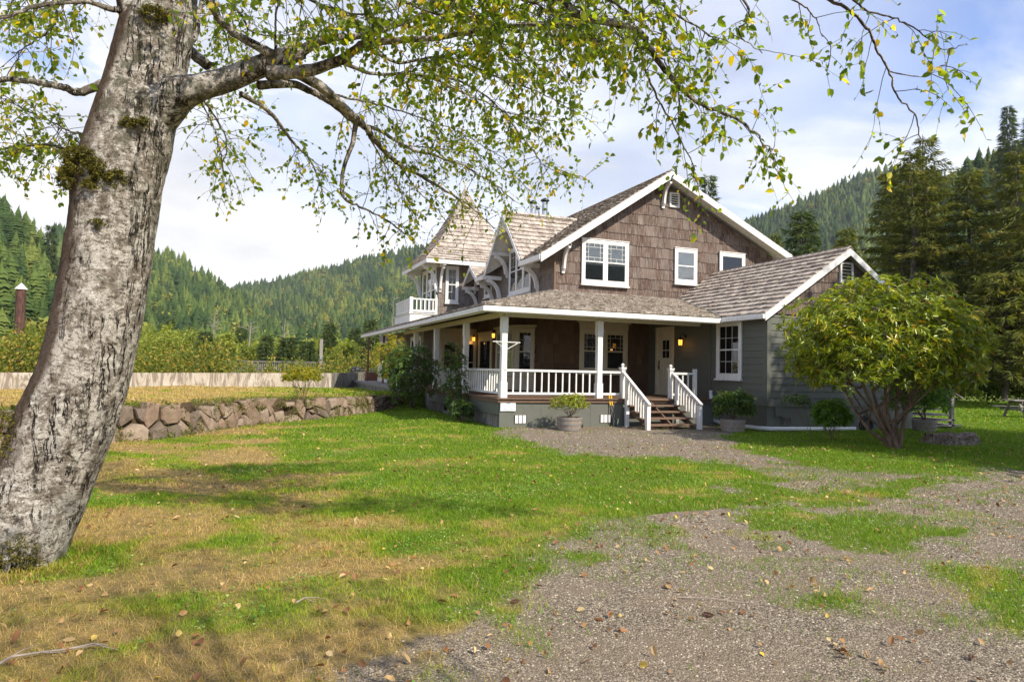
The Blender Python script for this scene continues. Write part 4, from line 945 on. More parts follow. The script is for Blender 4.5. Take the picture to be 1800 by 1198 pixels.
M_creep = m_leaf('wall_creeper_leaf', [(0, (.06, .09, .015)), (.5, (.13, .17, .03)), (.8, (.25, .20, .06)), (1, (.30, .16, .06))], .25, .6)
o = npmesh('wall_creeper', V, F, M_creep, var=np.tile(rng.random(n), 2)); tag(o, 'moss and small creeping plants growing over the rock wall', 'moss', kind='stuff')
# half barrels
m_, q = newmat('barrel_oak'); ob = q.obj(); an = q.n('ShaderNodeTexGradient', {'Vector': ob}, gradient_type='RADIAL').outputs['Fac']
stv = q.m('FRACT', q.m('MULTIPLY', an, 20.0)); n1 = q.noise(q.mapping(ob, (30, 30, 2)), 1.3, 6, .7)
c = q.mix(q.ramp(n1, [(.3, 0.0), (.7, 1.0)]), (.17, .13, .10), (.38, .32, .26)); c = q.mix(q.ramp(stv, [(.0, 1.0), (.04, 0.0)]), c, (.03, .022, .018))
q.out(princ(q, c, .85, q.bump(q.m('ADD', n1, q.ramp(stv, [(0, 0.0), (.05, 1.0)])), .5, .008), .2)); M_oak = m_
def barrel(x, y, label, r=.33, h=.36):
    z = gz1(x, y)-.02; t = thing('half_barrel_planter', label, 'planter', (x, y, z), 'half barrel planters')
    def loc(name, mb, mat, par, **kw):
        o = mk(name, mb, mat, None, **kw); o.parent = par; return o
    b = MB(); b.lathe((0, 0, 0), [(r*.86, 0), (r*.95, h*.4), (r, h), (r-.03, h), (r-.03, h-.05), (.01, h-.05)], 40); loc('staves', b, M_oak, t)
    for zz, rr2 in ((h*.16, .905), (h*.52, .975), (h*.86, 1.0)):
        c = MB(); c.lathe((0, 0, 0), [(r*rr2-.015, zz-.02), (r*rr2+.004, zz-.02), (r*(rr2+.01)+.004, zz+.02), (r*rr2-.015, zz+.02)], 40); loc('hoop', c, M_hoop, t)
    s_ = MB(); s_.lathe((0, 0, 0), [(r-.035, h-.06), (r-.04, h-.035), (.01, h-.02)], 24); loc('soil', s_, M_soil, t); return z+h
M_hoop = m_simple('dull_hoop_steel', (.30, .28, .26), .6, .3, .5); M_soil = m_simple('potting_soil', (.045, .03, .02), .95)
b1z = barrel(7.90, 16.05, 'half barrel planter between the sign and the steps'); b2z = barrel(12.36, 15.12, 'half barrel planter in front of the wing window'); b3z = barrel(18.46, 14.2, 'pale half barrel planter beside the back steps')
# sign on the skirt
t = thing('sign', 'small white sign with a blue logo and blue phone number on the porch skirt', 'sign', (6.52, 16.97, .6))
b = MB(); b.box(6.315, 6.745, 16.945, 16.965, .435, .725, .5); mk('sign_panel', b, m_simple('sign_white', (.80, .80, .80), .4), t, bev=.003)
def text(s, x, z, size, mat, par, name='lettering', y=16.9435):
    c = bpy.data.curves.new(name, 'FONT'); c.body = s; c.size = size; c.align_x = 'CENTER'; c.align_y = 'CENTER'; c.extrude = .0006
    o = bpy.data.objects.new(name, c); link(o); o.location = (x, y, z); o.rotation_euler = (rad(90), 0, 0)
    dg = bpy.context.evaluated_depsgraph_get(); me = bpy.data.meshes.new_from_object(o.evaluated_get(dg)); bpy.data.objects.remove(o)
    o = link(bpy.data.objects.new(name, me)); me.materials.clear(); me.materials.append(mat); o.matrix_world = Matrix.Translation((x, y, z)) @ Matrix.Rotation(rad(90), 4, 'X')
    o.parent = par; o.matrix_parent_inverse = Matrix.Translation(-par.location); return o
M_blue = m_simple('sign_blue', (.03, .22, .50), .4); M_ink = m_simple('sign_grey', (.25, .24, .26), .4)
text('OREGON BEACH', 6.53, .575, .036, M_ink, t); text('VACATIONS', 6.53, .535, .032, M_ink, t); text('1-800-723-2383', 6.53, .490, .044, M_blue, t); text('www.oregonbeachvacations.com', 6.53, .455, .020, M_ink, t)
b = MB()
for (x0_, x1_, z0_, z1_) in ((6.475, 6.485, .625, .705), (6.565, 6.575, .63, .712), (6.475, 6.575, .625, .633), (6.485, 6.565, .704, .712), (6.44, 6.61, .655, .665), (6.49, 6.53, .675, .690), (6.52, 6.565, .640, .65)): b.box(x0_, x1_, 16.942, 16.9445, z0_, z1_)
mk('logo', b, M_blue, t)
# tools leaning on the skirt
for i, (x, dx, col, lab) in enumerate(((9.60, .05, M_black, 'long yellow-gripped tool with a dark shaft leaning left of its twin on the porch skirt'), (9.665, .04, M_greenm, 'yellow-gripped tool with a green blade leaning right of its twin on the porch skirt'))):
    t = thing('garden_tool', lab, 'garden tool', (x+dx, 16.8, 0), 'tools leaning on the porch')
    b = MB(); b.tube([(x+dx, 16.80, .12), (x, 16.93, .60)], .014, 8); mk('shaft', b, M_black, t)
    b = MB(); b.tube([(x, 16.93, .59), (x-.02, 16.965, .86)], .022, 8); mk('grip', b, M_yellow, t)
    b = MB(); b.prism([(x+dx-.04, 16.78, .01), (x+dx+.05, 16.76, .01), (x+dx+.03, 16.8, .2), (x+dx-.015, 16.8, .2)], (0, .02, .0), .5); mk('blade', b, col, t)
b = MB(); b.box(8.32, 8.66, 16.72, 16.92, -.01, .10, .5); o = mk('black_box', b, M_black, bev=.02); tag(o, 'low black plastic box on the gravel beside the first half barrel', 'box')
# hose ring
b = MB()
for k_ in range(3):
    cc = Vector((16.72+.03*k_, 14.72-.03*k_, .22)); R_ = .19-.012*k_
    b.tube([cc+Vector((R_*math.cos(a*math.pi/12), .05*math.sin(a*math.pi/6), R_*1.15*math.sin(a*math.pi/12))) for a in range(25)], .02, 6, cap=False)
o = mk('garden_hose', b, M_black, smooth=True); tag(o, 'coiled black garden hose leaning against the wing wall', 'hose')
# stump
sx, sy = 16.0, 11.55; sz = gz1(sx, sy); r0 = random.Random(3); b = MB(); n = 26; vs = []; fs = []
for ri, (rf, zz) in enumerate(((1.25, -.05), (1.05, .06), (.95, .17), (.98, .22), (.55, .245), (.1, .20))):
    for j in range(n):
        a = 6.283*j/n; lob = 1+.16*math.sin(a*3+1)+.10*math.sin(a*7)+.07*r0.uniform(-1, 1); vs.append((sx+math.cos(a)*.62*rf*lob*1.15, sy+math.sin(a)*.42*rf*lob, sz+zz+(.05*r0.uniform(-1, 1) if 1 < ri else 0)))
for ri in range(5):
    for j in range(n): fs.append((ri*n+j, ri*n+(j+1) % n, (ri+1)*n+(j+1) % n, (ri+1)*n+j))
fs.append(tuple(5*n+j for j in range(n))); b.add(vs, fs, .5)
o = mk('tree_stump', b, m_bark('rotten_stump', (.09, .065, .05), (.32, .26, .21), 9, (1, 3, 1), .9, .03)); tag(o, 'low rotten grey tree stump in the grass right of the rhododendron', 'stump')
# picnic table
def picnic(x, y, rz):
    t = thing('picnic_table', 'weathered wooden picnic table with attached benches on the right hand lawn', 'picnic table', (x, y, gz1(x, y)))
    t.rotation_euler = (0, 0, rz)
    def loc(name, mb):
        o = mk(name, mb, M_grayw, None, bev=.006); o.parent = t
    b = MB()
    for i in range(5): b.box(-1.05, 1.05, -.38+i*.155, -.38+i*.155+.145, .70, .745)
    loc('table_top', b)
    for s in (-1, 1):
        b = MB()
        for i in range(2): b.box(-1.05, 1.05, s*.75-.13+i*.14, s*.75-.13+i*.14+.13, .42, .465)
        loc('bench', b)
    for xx in (-.75, .75):
        b = MB()
        for s in (-1, 1): b.bar((xx, s*.62, 0), (xx, s*.22, .70), .045, .1, (1, 0, 0))
        b.box(xx+.024, xx+.064, -.85, .85, .32, .42); b.box(xx+.024, xx+.064, -.36, .36, .60, .699); loc('leg_frame', b)
pc = at(1800, 727, 27.5); picnic(pc[0]+.55, pc[1], rad(-20))
# piling with metal cap far left
pp = at(30, 640, 46.0); t = thing('timber_piling', 'tall dark timber piling with a pointed white metal cap beyond the concrete wall', 'piling', (pp[0], pp[1], -1.2))
b = MB(); b.tube([(pp[0], pp[1], -1.5), (pp[0]+.05, pp[1], 2.0), (pp[0]+.02, pp[1], 6.25)], [.34, .32, .30], 16); mk('pile', b, m_bark('creosote_timber', (.035, .022, .018), (.15, .075, .055), 14, (1, 1, .1), .8, .03), t)
b = MB(); b.lathe((pp[0]+.02, pp[1], 6.22), [(.38, 0), (.38, .03), (.03, .43), (.01, .44)], 20); mk('pile_cap', b, M_white, t)
pp = at(563, 660, 58.0); t = thing('utility_post', 'short grey wooden post with a white box standing behind the bushes', 'post', (pp[0], pp[1], -1.2))
b = MB(); b.box(pp[0]-.13, pp[0]+.13, pp[1]-.1, pp[1]+.1, -1.3, 3.75); mk('post', b, M_grayw, t)
b = MB(); b.box(pp[0]-.1, pp[0]+.1, pp[1]-.2, pp[1]-.1, 2.0, 2.35); mk('meter_box', b, M_metal, t)
# wooden walkway railing behind the wall
A_, B_ = at(405, 634, 62.0), at(570, 637, 58.0)
b = MB(); a = Vector(A_); c = Vector(B_); b.bar(a, c, .18, .12); b.bar(a-Z*1.1, c-Z*1.1, .12, .12)
for i in range(46): p = a.lerp(c, i/45); b.box(p.x-.04, p.x+.04, p.y-.04, p.y+.04, p.z-1.5, p.z-.05)
o = mk('fence', b, M_grayw); tag(o, 'long weathered plank railing showing above the bushes behind the concrete wall', 'fence')
A_, B_ = at(622, 648, 44.0), at(664, 650, 40.0); b = MB(); a = Vector(A_); c = Vector(B_); b.bar(a, c, .12, .06); b.bar(a-Z*.75, c-Z*.75, .06, .08)
for i in range(14): p = a.lerp(c, i/13); b.box(p.x-.03, p.x+.03, p.y-.03, p.y+.03, p.z-.8, p.z-.02)
o = mk('fence', b, M_grayw); tag(o, 'short grey deck railing left of the porch end', 'fence')
p = at(627, 648, 41.0); t = thing('barbecue_grill', 'covered dark barbecue grill standing by the deck railing', 'grill', (p[0], p[1], .4))
b = MB(); b.box(p[0]-.35, p[0]+.35, p[1]-.3, p[1]+.3, .45, 1.35, .5); mk('grill_cover', b, M_black, t, bev=.06); b = MB(); b.lathe((p[0], p[1], 1.3), [(.36, 0), (.33, .12), (.15, .2), (.01, .21)], 14); mk('grill_lid', b, M_black, t)
p = at(652, 660, 39.0); b = MB(); b.box(p[0]-.3, p[0]+.35, p[1]-.2, p[1]+.2, .45, 1.2, .5); o = mk('rusty_cabinet', b, M_rust, bev=.02); tag(o, 'rusty brown steel cabinet at the end of the concrete wall', 'cabinet')
# fallen twigs and cones
M_twig = m_simple('dry_twig', (.33, .27, .22), .85)
def twig(name, label, pts, r, cat='twig'):
    P = [Vector((x, y, gz1(x, y)+z)) for x, y, z in pts]; n = len(P); b = MB(); b.tube(P, [r*(1-.7*i/(n-1)) for i in range(n)], 6)
    for i in range(1, n-1):
        d = (P[i+1]-P[i]).normalized(); s = Vector((-d.y, d.x, 0))*random.choice((-1, 1)); b.tube([P[i], P[i]+d*.06+s*.05+Z*.01, P[i]+d*.14+s*.08+Z*.015], [r*.5, r*.35, r*.15], 5)
    o = mk(name, b, M_twig); return tag(o, label, cat)
def gpt(px, py):
    d = CR*(px-900)/FPX-CU*(py-599)/FPX+CF; t_ = -CAM[2]/d[2]; return CAM[0]+d[0]*t_, CAM[1]+d[1]*t_
def gp(l, z=.02): return [(*gpt(px, py), z+.01*math.sin(i*2)) for i, (px, py) in enumerate(l)]
twig('fallen_branch', 'dead grey branch with withered leaves in the lower left corner of the lawn', gp([(-30, 1190), (20, 1165), (70, 1152), (120, 1147), (165, 1140), (190, 1138)], .03), .008, 'branch')
twig('fallen_twig', 'thin long twig lying across the middle of the gravel', gp([(1190, 1053), (1250, 1057), (1320, 1060), (1385, 1070)], .012), .004)
twig('fallen_twig', 'short forked pale twig lying in the grass', gp([(520, 1068), (535, 1062), (552, 1065)], .035), .006)
twig('fallen_twig', 'small dark twig on the gravel near the grass edge', gp([(1285, 945), (1300, 955), (1318, 957)], .012), .005)
M_cone = m_simple('dry_cone', (.13, .06, .035), .8)
for (px, py, lab) in ((1707, 1161, 'dark brown fir cone on the gravel at the lower right'), (903, 1059, 'small fir cone at the left edge of the gravel'), (1247, 1084, 'fir cone in the middle of the gravel')):
    x, y = gpt(px, py); b = MB(); z = gz1(x, y)+.018; r0 = random.Random(px); t_ = r0.random()*3
    for i in range(9):
        s = (i-4)/4.5; rr_ = .018*math.sqrt(max(.05, 1-s*s)); c = Vector((x+math.cos(t_)*s*.036, y+math.sin(t_)*s*.036, z))
        for j in range(7):
            a = j*.9+i*.45; e = Vector((-math.sin(t_)*math.cos(a), math.cos(t_)*math.cos(a), math.sin(a)))
            b.add([c, c+e*rr_+Vector((math.cos(t_), math.sin(t_), 0))*.010, c+e*rr_*.7+Vector((math.cos(t_), math.sin(t_), 0))*.018], [(0, 1, 2)])
    o = mk('fir_cone', b, M_cone, fixn=False); tag(o, lab, 'fir cone', 'fallen fir cones')
# ================================================================== VEGETATION
def catmull(P, m=6):
    P = np.array(P, float); Q = np.vstack([2*P[0]-P[1], P, 2*P[-1]-P[-2]]); out = []
    for i in range(1, len(Q)-2):
        for t in np.linspace(0, 1, m, endpoint=False):
            a, b_, c, d = Q[i-1], Q[i], Q[i+1], Q[i+2]
            out.append(.5*((2*b_)+(-a+c)*t+(2*a-5*b_+4*c-d)*t*t+(-a+3*b_-3*c+d)*t**3))
    out.append(P[-1]); return np.array(out)
class Tubes:
    def __init__(s): s.V = []; s.F = []; s.n = 0
    def add(s, P, R, k_=6):
        P = np.asarray(P, float); m = len(P); T = np.gradient(P, axis=0); T /= np.linalg.norm(T, axis=1, keepdims=True)+1e-9
        ref = np.array([.3, .2, .93]) if abs(T[0, 2]) < .8 else np.array([1., .1, 0]); A = np.cross(T, ref); A /= np.linalg.norm(A, axis=1, keepdims=True)+1e-9; B_ = np.cross(T, A)
        an_ = np.arange(k_)*2*np.pi/k_; R = np.asarray(R, float)
        V = P[:, None]+(A[:, None]*np.cos(an_)[None, :, None]+B_[:, None]*np.sin(an_)[None, :, None])*R[:, None, None]
        i = np.arange(m-1)[:, None]*k_; j = np.arange(k_)[None]; j2 = (j+1) % k_
        F = np.stack([i+j, i+j2, i+k_+j2, i+k_+j], 2).reshape(-1, 4)+s.n; s.V.append(V.reshape(-1, 3)); s.F.append(F); s.n += m*k_
    def build(s, name, mat, parent=None, smooth=True): return npmesh(name, np.concatenate(s.V), np.concatenate(s.F), mat, parent, smooth=smooth)
# ------------------------------------------------------------------ the leaning alder
m_, q = newmat('alder_bark'); ob = q.obj()
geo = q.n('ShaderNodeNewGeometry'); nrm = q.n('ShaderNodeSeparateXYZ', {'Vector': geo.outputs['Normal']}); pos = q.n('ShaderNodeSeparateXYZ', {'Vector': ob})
wr = q.n('ShaderNodeVectorMath', {0: ob, 1: q.n('ShaderNodeVectorMath', {0: q.n('ShaderNodeTexNoise', {'Vector': ob, 'Scale': 7.0, 'Detail': 4}).outputs['Color'], 1: (.06, .06, .06)}, operation='MULTIPLY').outputs[0]}, operation='ADD').outputs[0]
pa = q.noise(q.mapping(wr, (1.2, 1.2, .9)), 5.5, 12, .78, .2); pb = q.noise(q.mapping(wr, (1, 1, 1.5)), 17, 10, .78, .2); sp = q.noise(q.mapping(ob, (1, 1, .8)), 52, 6, .8)
ck = q.noise(q.mapping(wr, (7.5, 7.5, .8)), 1.0, 6, .66, .4); ck = q.m('ABSOLUTE', q.m('SUBTRACT', ck, .5)); ckm = q.m('MULTIPLY', q.ramp(ck, [(.0, 1.0), (.012, 1.0), (.020, 0.0)]), q.ramp(q.noise(ob, 2.3, 4), [(.44, 0.0), (.52, 1.0)]))
ln_ = q.noise(q.mapping(wr, (4, 4, 34)), 1.5, 6, .7, .3); lnm = q.ramp(ln_, [(.60, 0.0), (.64, 1.0)])
c = q.mix(q.ramp(pa, [(.46, 0.0), (.54, 1.0)]), (.27, .225, .175), (.62, .56, .48))
c = q.mix(q.ramp(pb, [(.43, .95), (.46, 0.0)]), c, (.10, .08, .062)); c = q.mix(q.ramp(pb, [(.56, 0.0), (.58, .9)]), c, (.80, .75, .67))
c = q.mix(q.ramp(sp, [(.57, 0.0), (.61, .9)]), c, (.06, .048, .038)); c = q.mix(q.m('MULTIPLY', lnm, .7), c, (.085, .066, .05)); c = q.mix(ckm, c, (.02, .014, .010))
lich = q.m('MULTIPLY', q.ramp(q.noise(ob, 9, 8, .75, .3), [(.50, 0.0), (.58, .9)]), q.ramp(pos.outputs[2], [(.0, .25), (1.0, .25)])); lich = q.m('MULTIPLY', lich, q.m('MULTIPLY', q.m('SUBTRACT', pos.outputs[2], 1.6), 1.6))
c = q.mix(q.m('MINIMUM', q.m('MAXIMUM', lich, 0.0), .75), c, (.10, .10, .06))
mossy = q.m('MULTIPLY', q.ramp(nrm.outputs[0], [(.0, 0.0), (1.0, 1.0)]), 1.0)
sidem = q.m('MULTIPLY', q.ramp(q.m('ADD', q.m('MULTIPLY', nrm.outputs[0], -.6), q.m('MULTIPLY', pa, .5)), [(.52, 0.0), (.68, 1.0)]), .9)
c = q.mix(sidem, c, (.085, .05, .03))  # left-facing bark darkened: rusty brown bark plus shade painted into the colour
lowm = q.m('MULTIPLY', q.ramp(q.noise(ob, 3.3, 7, .7), [(.5, 0.0), (.6, .8)]), q.ramp(pos.outputs[2], [(.0, 1.0), (.55, 0.0)]))
c = q.mix(lowm, c, (.06, .065, .02))
hh_ = q.m('ADD', q.m('ADD', q.m('MULTIPLY', pa, .8), pb), q.m('MULTIPLY', sp, .7)); hh_ = q.m('SUBTRACT', hh_, q.m('MULTIPLY', ckm, 1.6))
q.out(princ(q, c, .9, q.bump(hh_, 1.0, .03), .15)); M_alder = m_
alder = thing('alder_tree', 'big leaning mottled alder with mossy trunk in the left foreground arching over the lawn', 'tree', (-1.6, 5.3, 0))
def trunk(name, rows, parent, mat, nseg=72, nring=190, amp=.03, knots=(), flare=0.0):
    """rows: (px, py, width px, D) of the outline measured on the photo"""
    rows = [(px+.09*w*max(0, (500-px)/500), py, w/math.sqrt(1+((px-900)/FPX)**2), D) for px, py, w, D in rows]
    C = catmull([at(px, py, D) for px, py, w, D in rows], 16); R = np.interp(np.linspace(0, 1, len(C)), np.linspace(0, 1, len(rows)), [w*D/FPX/2 for px, py, w, D in rows])
    s = np.linspace(0, len(C)-1, nring); C = np.stack([np.interp(s, np.arange(len(C)), C[:, i]) for i in range(3)], 1); R = np.interp(s, np.arange(len(R)), R)
    T = np.gradient(C, axis=0); T /= np.linalg.norm(T, axis=1, keepdims=True); A = np.cross(T, [0, 1, 0]); A /= np.linalg.norm(A, axis=1, keepdims=True); B_ = np.cross(A, T)
    an_ = np.arange(nseg)*2*np.pi/nseg; V = np.zeros((nring, nseg, 3)); L = np.cumsum(np.r_[0, np.linalg.norm(np.diff(C, axis=0), axis=1)])
    AN, LL = np.meshgrid(an_, L); ca, sa = np.cos(AN), np.sin(AN)
    def cyl(f1, f2, sd): # seamless noise round the trunk
        return .5*(fbm(ca*f1+5, LL*f2+sa*f1*.7, sd)+fbm(sa*f1+9, LL*f2-ca*f1*.6, sd+3))
    disp = amp*2.2*(cyl(1.2, .8, 101)-.5)+amp*1.1*(cyl(4, 3.0, 107)-.5)+amp*.5*(cyl(11, 14, 113)-.5)
    fl = 1+flare*np.exp(-LL/.35)*(1+.45*np.sin(AN*5+1.0))
    RR = R[:, None]*fl+disp
    for (li, ai, h_, sl_, sa_) in knots:
        dA = np.angle(np.exp(1j*(AN-ai))); RR += h_*np.exp(-((LL-li)/sl_)**2-(dA/sa_)**2)
    V = C[:, None]+A[:, None]*(ca*RR)[..., None]+B_[:, None]*(sa*RR)[..., None]
    i = np.arange(nring-1)[:, None]*nseg; j = np.arange(nseg)[None]; F = np.stack([i+j, i+(j+1) % nseg, i+nseg+(j+1) % nseg, i+nseg+j], 2).reshape(-1, 4)
    return npmesh(name, V.reshape(-1, 3), F, mat, parent, smooth=True), C, R
TR = [(-40, 1085, 230, 5.2), (-18, 1010, 214, 5.25), (6, 950, 208, 5.3), (56, 850, 194, 5.42), (103, 739, 186, 5.45), (136, 663, 172, 5.48), (161, 570, 164, 5.5), (176, 500, 157, 5.52), (191, 400, 153, 5.55), (203, 310, 160, 5.58), (220, 250, 152, 5.6), (246, 150, 136, 5.63), (268, 60, 134, 5.66), (300, -30, 90, 5.7), (330, -160, 78, 5.8), (350, -330, 70, 5.9), (400, -600, 55, 6.1)]
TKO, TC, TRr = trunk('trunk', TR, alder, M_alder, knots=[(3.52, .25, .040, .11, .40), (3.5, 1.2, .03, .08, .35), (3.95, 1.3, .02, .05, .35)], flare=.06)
LT = [(262, 120, 70, 5.6), (240, 40, 64, 5.55), (222, -20, 54, 5.5), (190, -120, 46, 5.4), (140, -300, 38, 5.2)]
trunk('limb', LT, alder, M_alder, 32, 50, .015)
TB = Tubes(); twigs = []
BR = []   # (points, radii, leafiness, start fraction for twigs, leaf size)
def limb(l, r0, r1, leaf=1.0, start=.15, m=6, sz=1.0, wob=.02, k_=8):
    P = catmull([at(*p) for p in l], m); n = len(P); P[1:] += rng.normal(size=(n-1, 3))*wob*.35*np.linspace(.2, 1, n-1)[:, None]
    R = np.linspace(0, 1, n)**.8*(r1-r0)+r0; TB.add(P, R, k_); BR.append((P, R, leaf, start, sz))
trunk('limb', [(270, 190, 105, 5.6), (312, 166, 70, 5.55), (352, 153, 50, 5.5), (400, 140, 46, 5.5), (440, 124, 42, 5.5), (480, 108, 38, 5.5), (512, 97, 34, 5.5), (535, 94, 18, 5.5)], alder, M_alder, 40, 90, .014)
limb([(470, 128, 5.45), (538, 125, 5.4), (600, 104, 5.3), (645, 77, 5.2), (741, 69, 5.1), (900, 46, 5.0), (1040, 43, 4.8)], .060, .008, .9, .3)
limb([(505, 108, 5.5), (546, 81, 5.5), (584, 66, 5.5), (626, 65, 5.6), (722, 35, 5.8), (791, 0, 6.0), (900, -60, 6.1)], .050, .012, 1.0, .35)
limb([(454, 150, 5.6), (515, 148, 5.8), (546, 161, 6.0), (576, 177, 6.1), (626, 215, 6.4), (668, 230, 6.7), (722, 261, 7.0), (799, 284, 7.3), (850, 312, 7.6), (905, 352, 7.9)], .040, .006, .85, .25, sz=.82)
limb([(505, 118, 5.7), (560, 150, 5.9), (600, 185, 6.1), (640, 222, 6.3), (661, 250, 6.5), (695, 284, 6.8), (761, 322, 7.1), (812, 352, 7.4), (868, 400, 7.7)], .055, .006, .85, .4, sz=.82)
limb([(626, 215, 6.3), (619, 253, 6.3), (603, 299, 6.3), (603, 345, 6.3), (626, 361, 6.3), (665, 378, 6.4), (712, 410, 6.6)], .026, .006, 1.1, .45, sz=.9)
limb([(423, 165, 5.8), (473, 196, 6.1), (511, 246, 6.5), (546, 284, 6.9), (569, 345, 7.3)], .026, .005, .9, .25, sz=.9)
limb([(500, 110, 5.5), (465, 88, 5.4), (427, 69, 5.3), (388, 35, 5.2), (369, 4, 5.1), (350, -60, 5.0)], .045, .018, .8, .4)
limb([(300, 70, 5.7), (330, 88, 5.8), (369, 118, 5.9)], .048, .046, .0, .9); limb([(325, 85, 5.9), (345, 60, 6.0), (352, 10, 6.1), (370, -60, 6.3)], .03, .015, .8, .4)
limb([(484, 100, 5.45), (484, 50, 5.3), (488, 0, 5.1), (495, -70, 4.9)], .011, .006, .7, .3)
limb([(290, 210, 5.6), (330, 192, 5.9), (354, 176, 6.2), (380, 210, 6.5), (400, 260, 6.8), (380, 310, 7.0)], .018, .004, .8, .3, sz=.9)
limb([(354, 180, 6.1), (372, 214, 6.3), (384, 250, 6.4), (395, 290, 6.5)], .008, .003, .9, .2, sz=.9)
# upper canopy limbs, most of their wood above the frame
limb([(345, -60, 5.6), (470, -70, 5.2), (640, -40, 4.9), (800, -20, 4.7), (920, -10, 4.6), (983, 0, 4.6), (1017, 27, 4.6), (1117, 53, 4.6), (1143, 87, 4.65), (1183, 140, 4.7), (1227, 180, 4.8), (1293, 207, 4.85), (1333, 240, 4.9), (1363, 283, 4.95)], .055, .004, .75, .22)
limb([(1117, 60, 4.7), (1137, 130, 4.8), (1160, 180, 4.9), (1183, 220, 5.0), (1217, 287, 5.1), (1227, 333, 5.2)], .011, .003, .4, .1)
limb([(1150, 95, 4.7), (1170, 110, 4.8), (1190, 160, 4.9), (1193, 213, 5.0)], .007, .003, .5, .1)
limb([(741, 69, 5.1), (850, 53, 5.3), (943, 40, 5.4), (1037, 43, 5.4), (1100, 70, 5.4), (1150, 92, 5.4)], .018, .006, 1.1, .1)
limb([(790, 60, 5.4), (867, 67, 5.6), (900, 103, 5.8), (967, 110, 6.0), (1010, 150, 6.1)], .012, .004, 1.1, .1)
limb([(722, 130, 5.9), (800, 140, 6.3), (867, 180, 6.6), (933, 260, 6.9), (967, 297, 7.1), (1030, 317, 7.3)], .013, .003, 1.0, .1, sz=.95)
limb([(600, 110, 5.5), (660, 130, 5.7), (740, 132, 5.9), (830, 170, 6.2), (900, 200, 6.4), (960, 215, 6.6)], .018, .004, 1.2, .15)
limb([(640, 80, 5.3), (700, 110, 5.4), (780, 100, 5.5), (860, 130, 5.7), (940, 160, 5.8), (1000, 190, 6.0)], .015, .004, 1.2, .15)
limb([(560, 150, 5.9), (600, 170, 6.2), (650, 180, 6.5), (720, 200, 6.8), (800, 230, 7.2), (880, 275, 7.5)], .014, .004, 1.2, .2)
limb([(700, 255, 6.9), (760, 260, 7.2), (840, 270, 7.5), (890, 300, 7.7), (935, 335, 7.9)], .009, .003, .7, .1, sz=.8)
limb([(700, 285, 6.8), (730, 330, 7.0), (770, 370, 7.2), (790, 400, 7.4)], .008, .003, .6, .1, sz=.8)
limb([(640, 225, 6.4), (700, 330, 7.0), (720, 370, 7.2)], .008, .003, .8, .2, sz=.9)
for (a, b_, c, e) in (((420, -60, 5.3), (520, -10, 5.2), (620, 25, 5.1), (700, 15, 5.0)), ((500, -80, 5.0), (640, -30, 4.8), (760, 25, 4.7), (860, 30, 4.6)), ((700, -70, 4.8), (850, -30, 4.6), (960, 20, 4.5), (1050, 70, 4.5)), ((850, -60, 4.6), (980, -40, 4.5), (1080, 5, 4.4), (1150, 60, 4.4)),
                      ((1000, -60, 4.6), (1100, -30, 4.5), (1180, 20, 4.5), (1260, 70, 4.5)), ((620, -60, 5.4), (740, -20, 5.4), (880, 0, 5.3), (1000, 60, 5.3)), ((360, -40, 6.0), (420, 20, 6.2), (450, 60, 6.4), (540, 60, 6.6)), ((330, -60, 6.4), (380, 10, 6.8), (400, 80, 7.2), (420, 140, 7.6))):
    limb([a, b_, c, e], .018, .004, 1.35, .1)
limb([(1120, -40, 4.7), (1240, -30, 4.7), (1305, 0, 4.7), (1316, 30, 4.7), (1300, 60, 4.7), (1340, 95, 4.8)], .014, .003, .3, .45)
limb([(1280, -40, 4.9), (1392, 0, 4.8), (1426, 23, 4.75), (1444, 60, 4.75)], .009, .003, .45, .3)
limb([(1260, -60, 5.0), (1380, -40, 4.9), (1459, 0, 4.8), (1486, 15, 4.75), (1523, 49, 4.7), (1538, 79, 4.7), (1561, 124, 4.7), (1576, 165, 4.7), (1610, 203, 4.7), (1617, 256, 4.7)], .016, .004, .26, .3)
limb([(1440, -60, 4.8), (1501, 0, 4.7), (1527, 19, 4.6), (1576, 34, 4.6), (1617, 56, 4.6), (1659, 86, 4.55), (1700, 79, 4.5)], .009, .0025, .4, .3)
limb([(1565, 126, 4.7), (1621, 135, 4.7), (1662, 113, 4.7)], .005, .002, .3, .3)
# left side
limb([(205, 140, 5.6), (184, 146, 5.55), (138, 163, 5.5), (113, 154, 5.45), (75, 146, 5.4), (0, 138, 5.3), (-100, 120, 5.2)], .042, .018, .25, .3)
limb([(160, 268, 5.6), (129, 265, 5.7), (83, 255, 5.9), (0, 262, 6.1), (-60, 280, 6.2)], .018, .006, 1.4, .15, sz=.9)
limb([(215, 15, 5.5), (200, 17, 5.4), (146, 2, 5.3), (63, 12, 5.1), (0, 33, 5.0), (-60, 50, 4.9)], .03, .008, 1.0, .15)
limb([(165, 225, 5.7), (140, 235, 6.0), (90, 215, 6.3), (40, 190, 6.5), (0, 170, 6.7)], .010, .004, 1.3, .15, sz=.9)
limb([(100, 20, 5.3), (90, 50, 5.4), (50, 80, 5.6), (20, 95, 5.8)], .010, .004, 1.0, .15, sz=.9)
limb([(190, -60, 5.6), (150, -30, 5.8), (100, -10, 6.2), (40, -10, 6.6), (10, 20, 6.8)], .014, .004, 1.2, .15, sz=.9)
TB.build('branches', M_alder, alder)
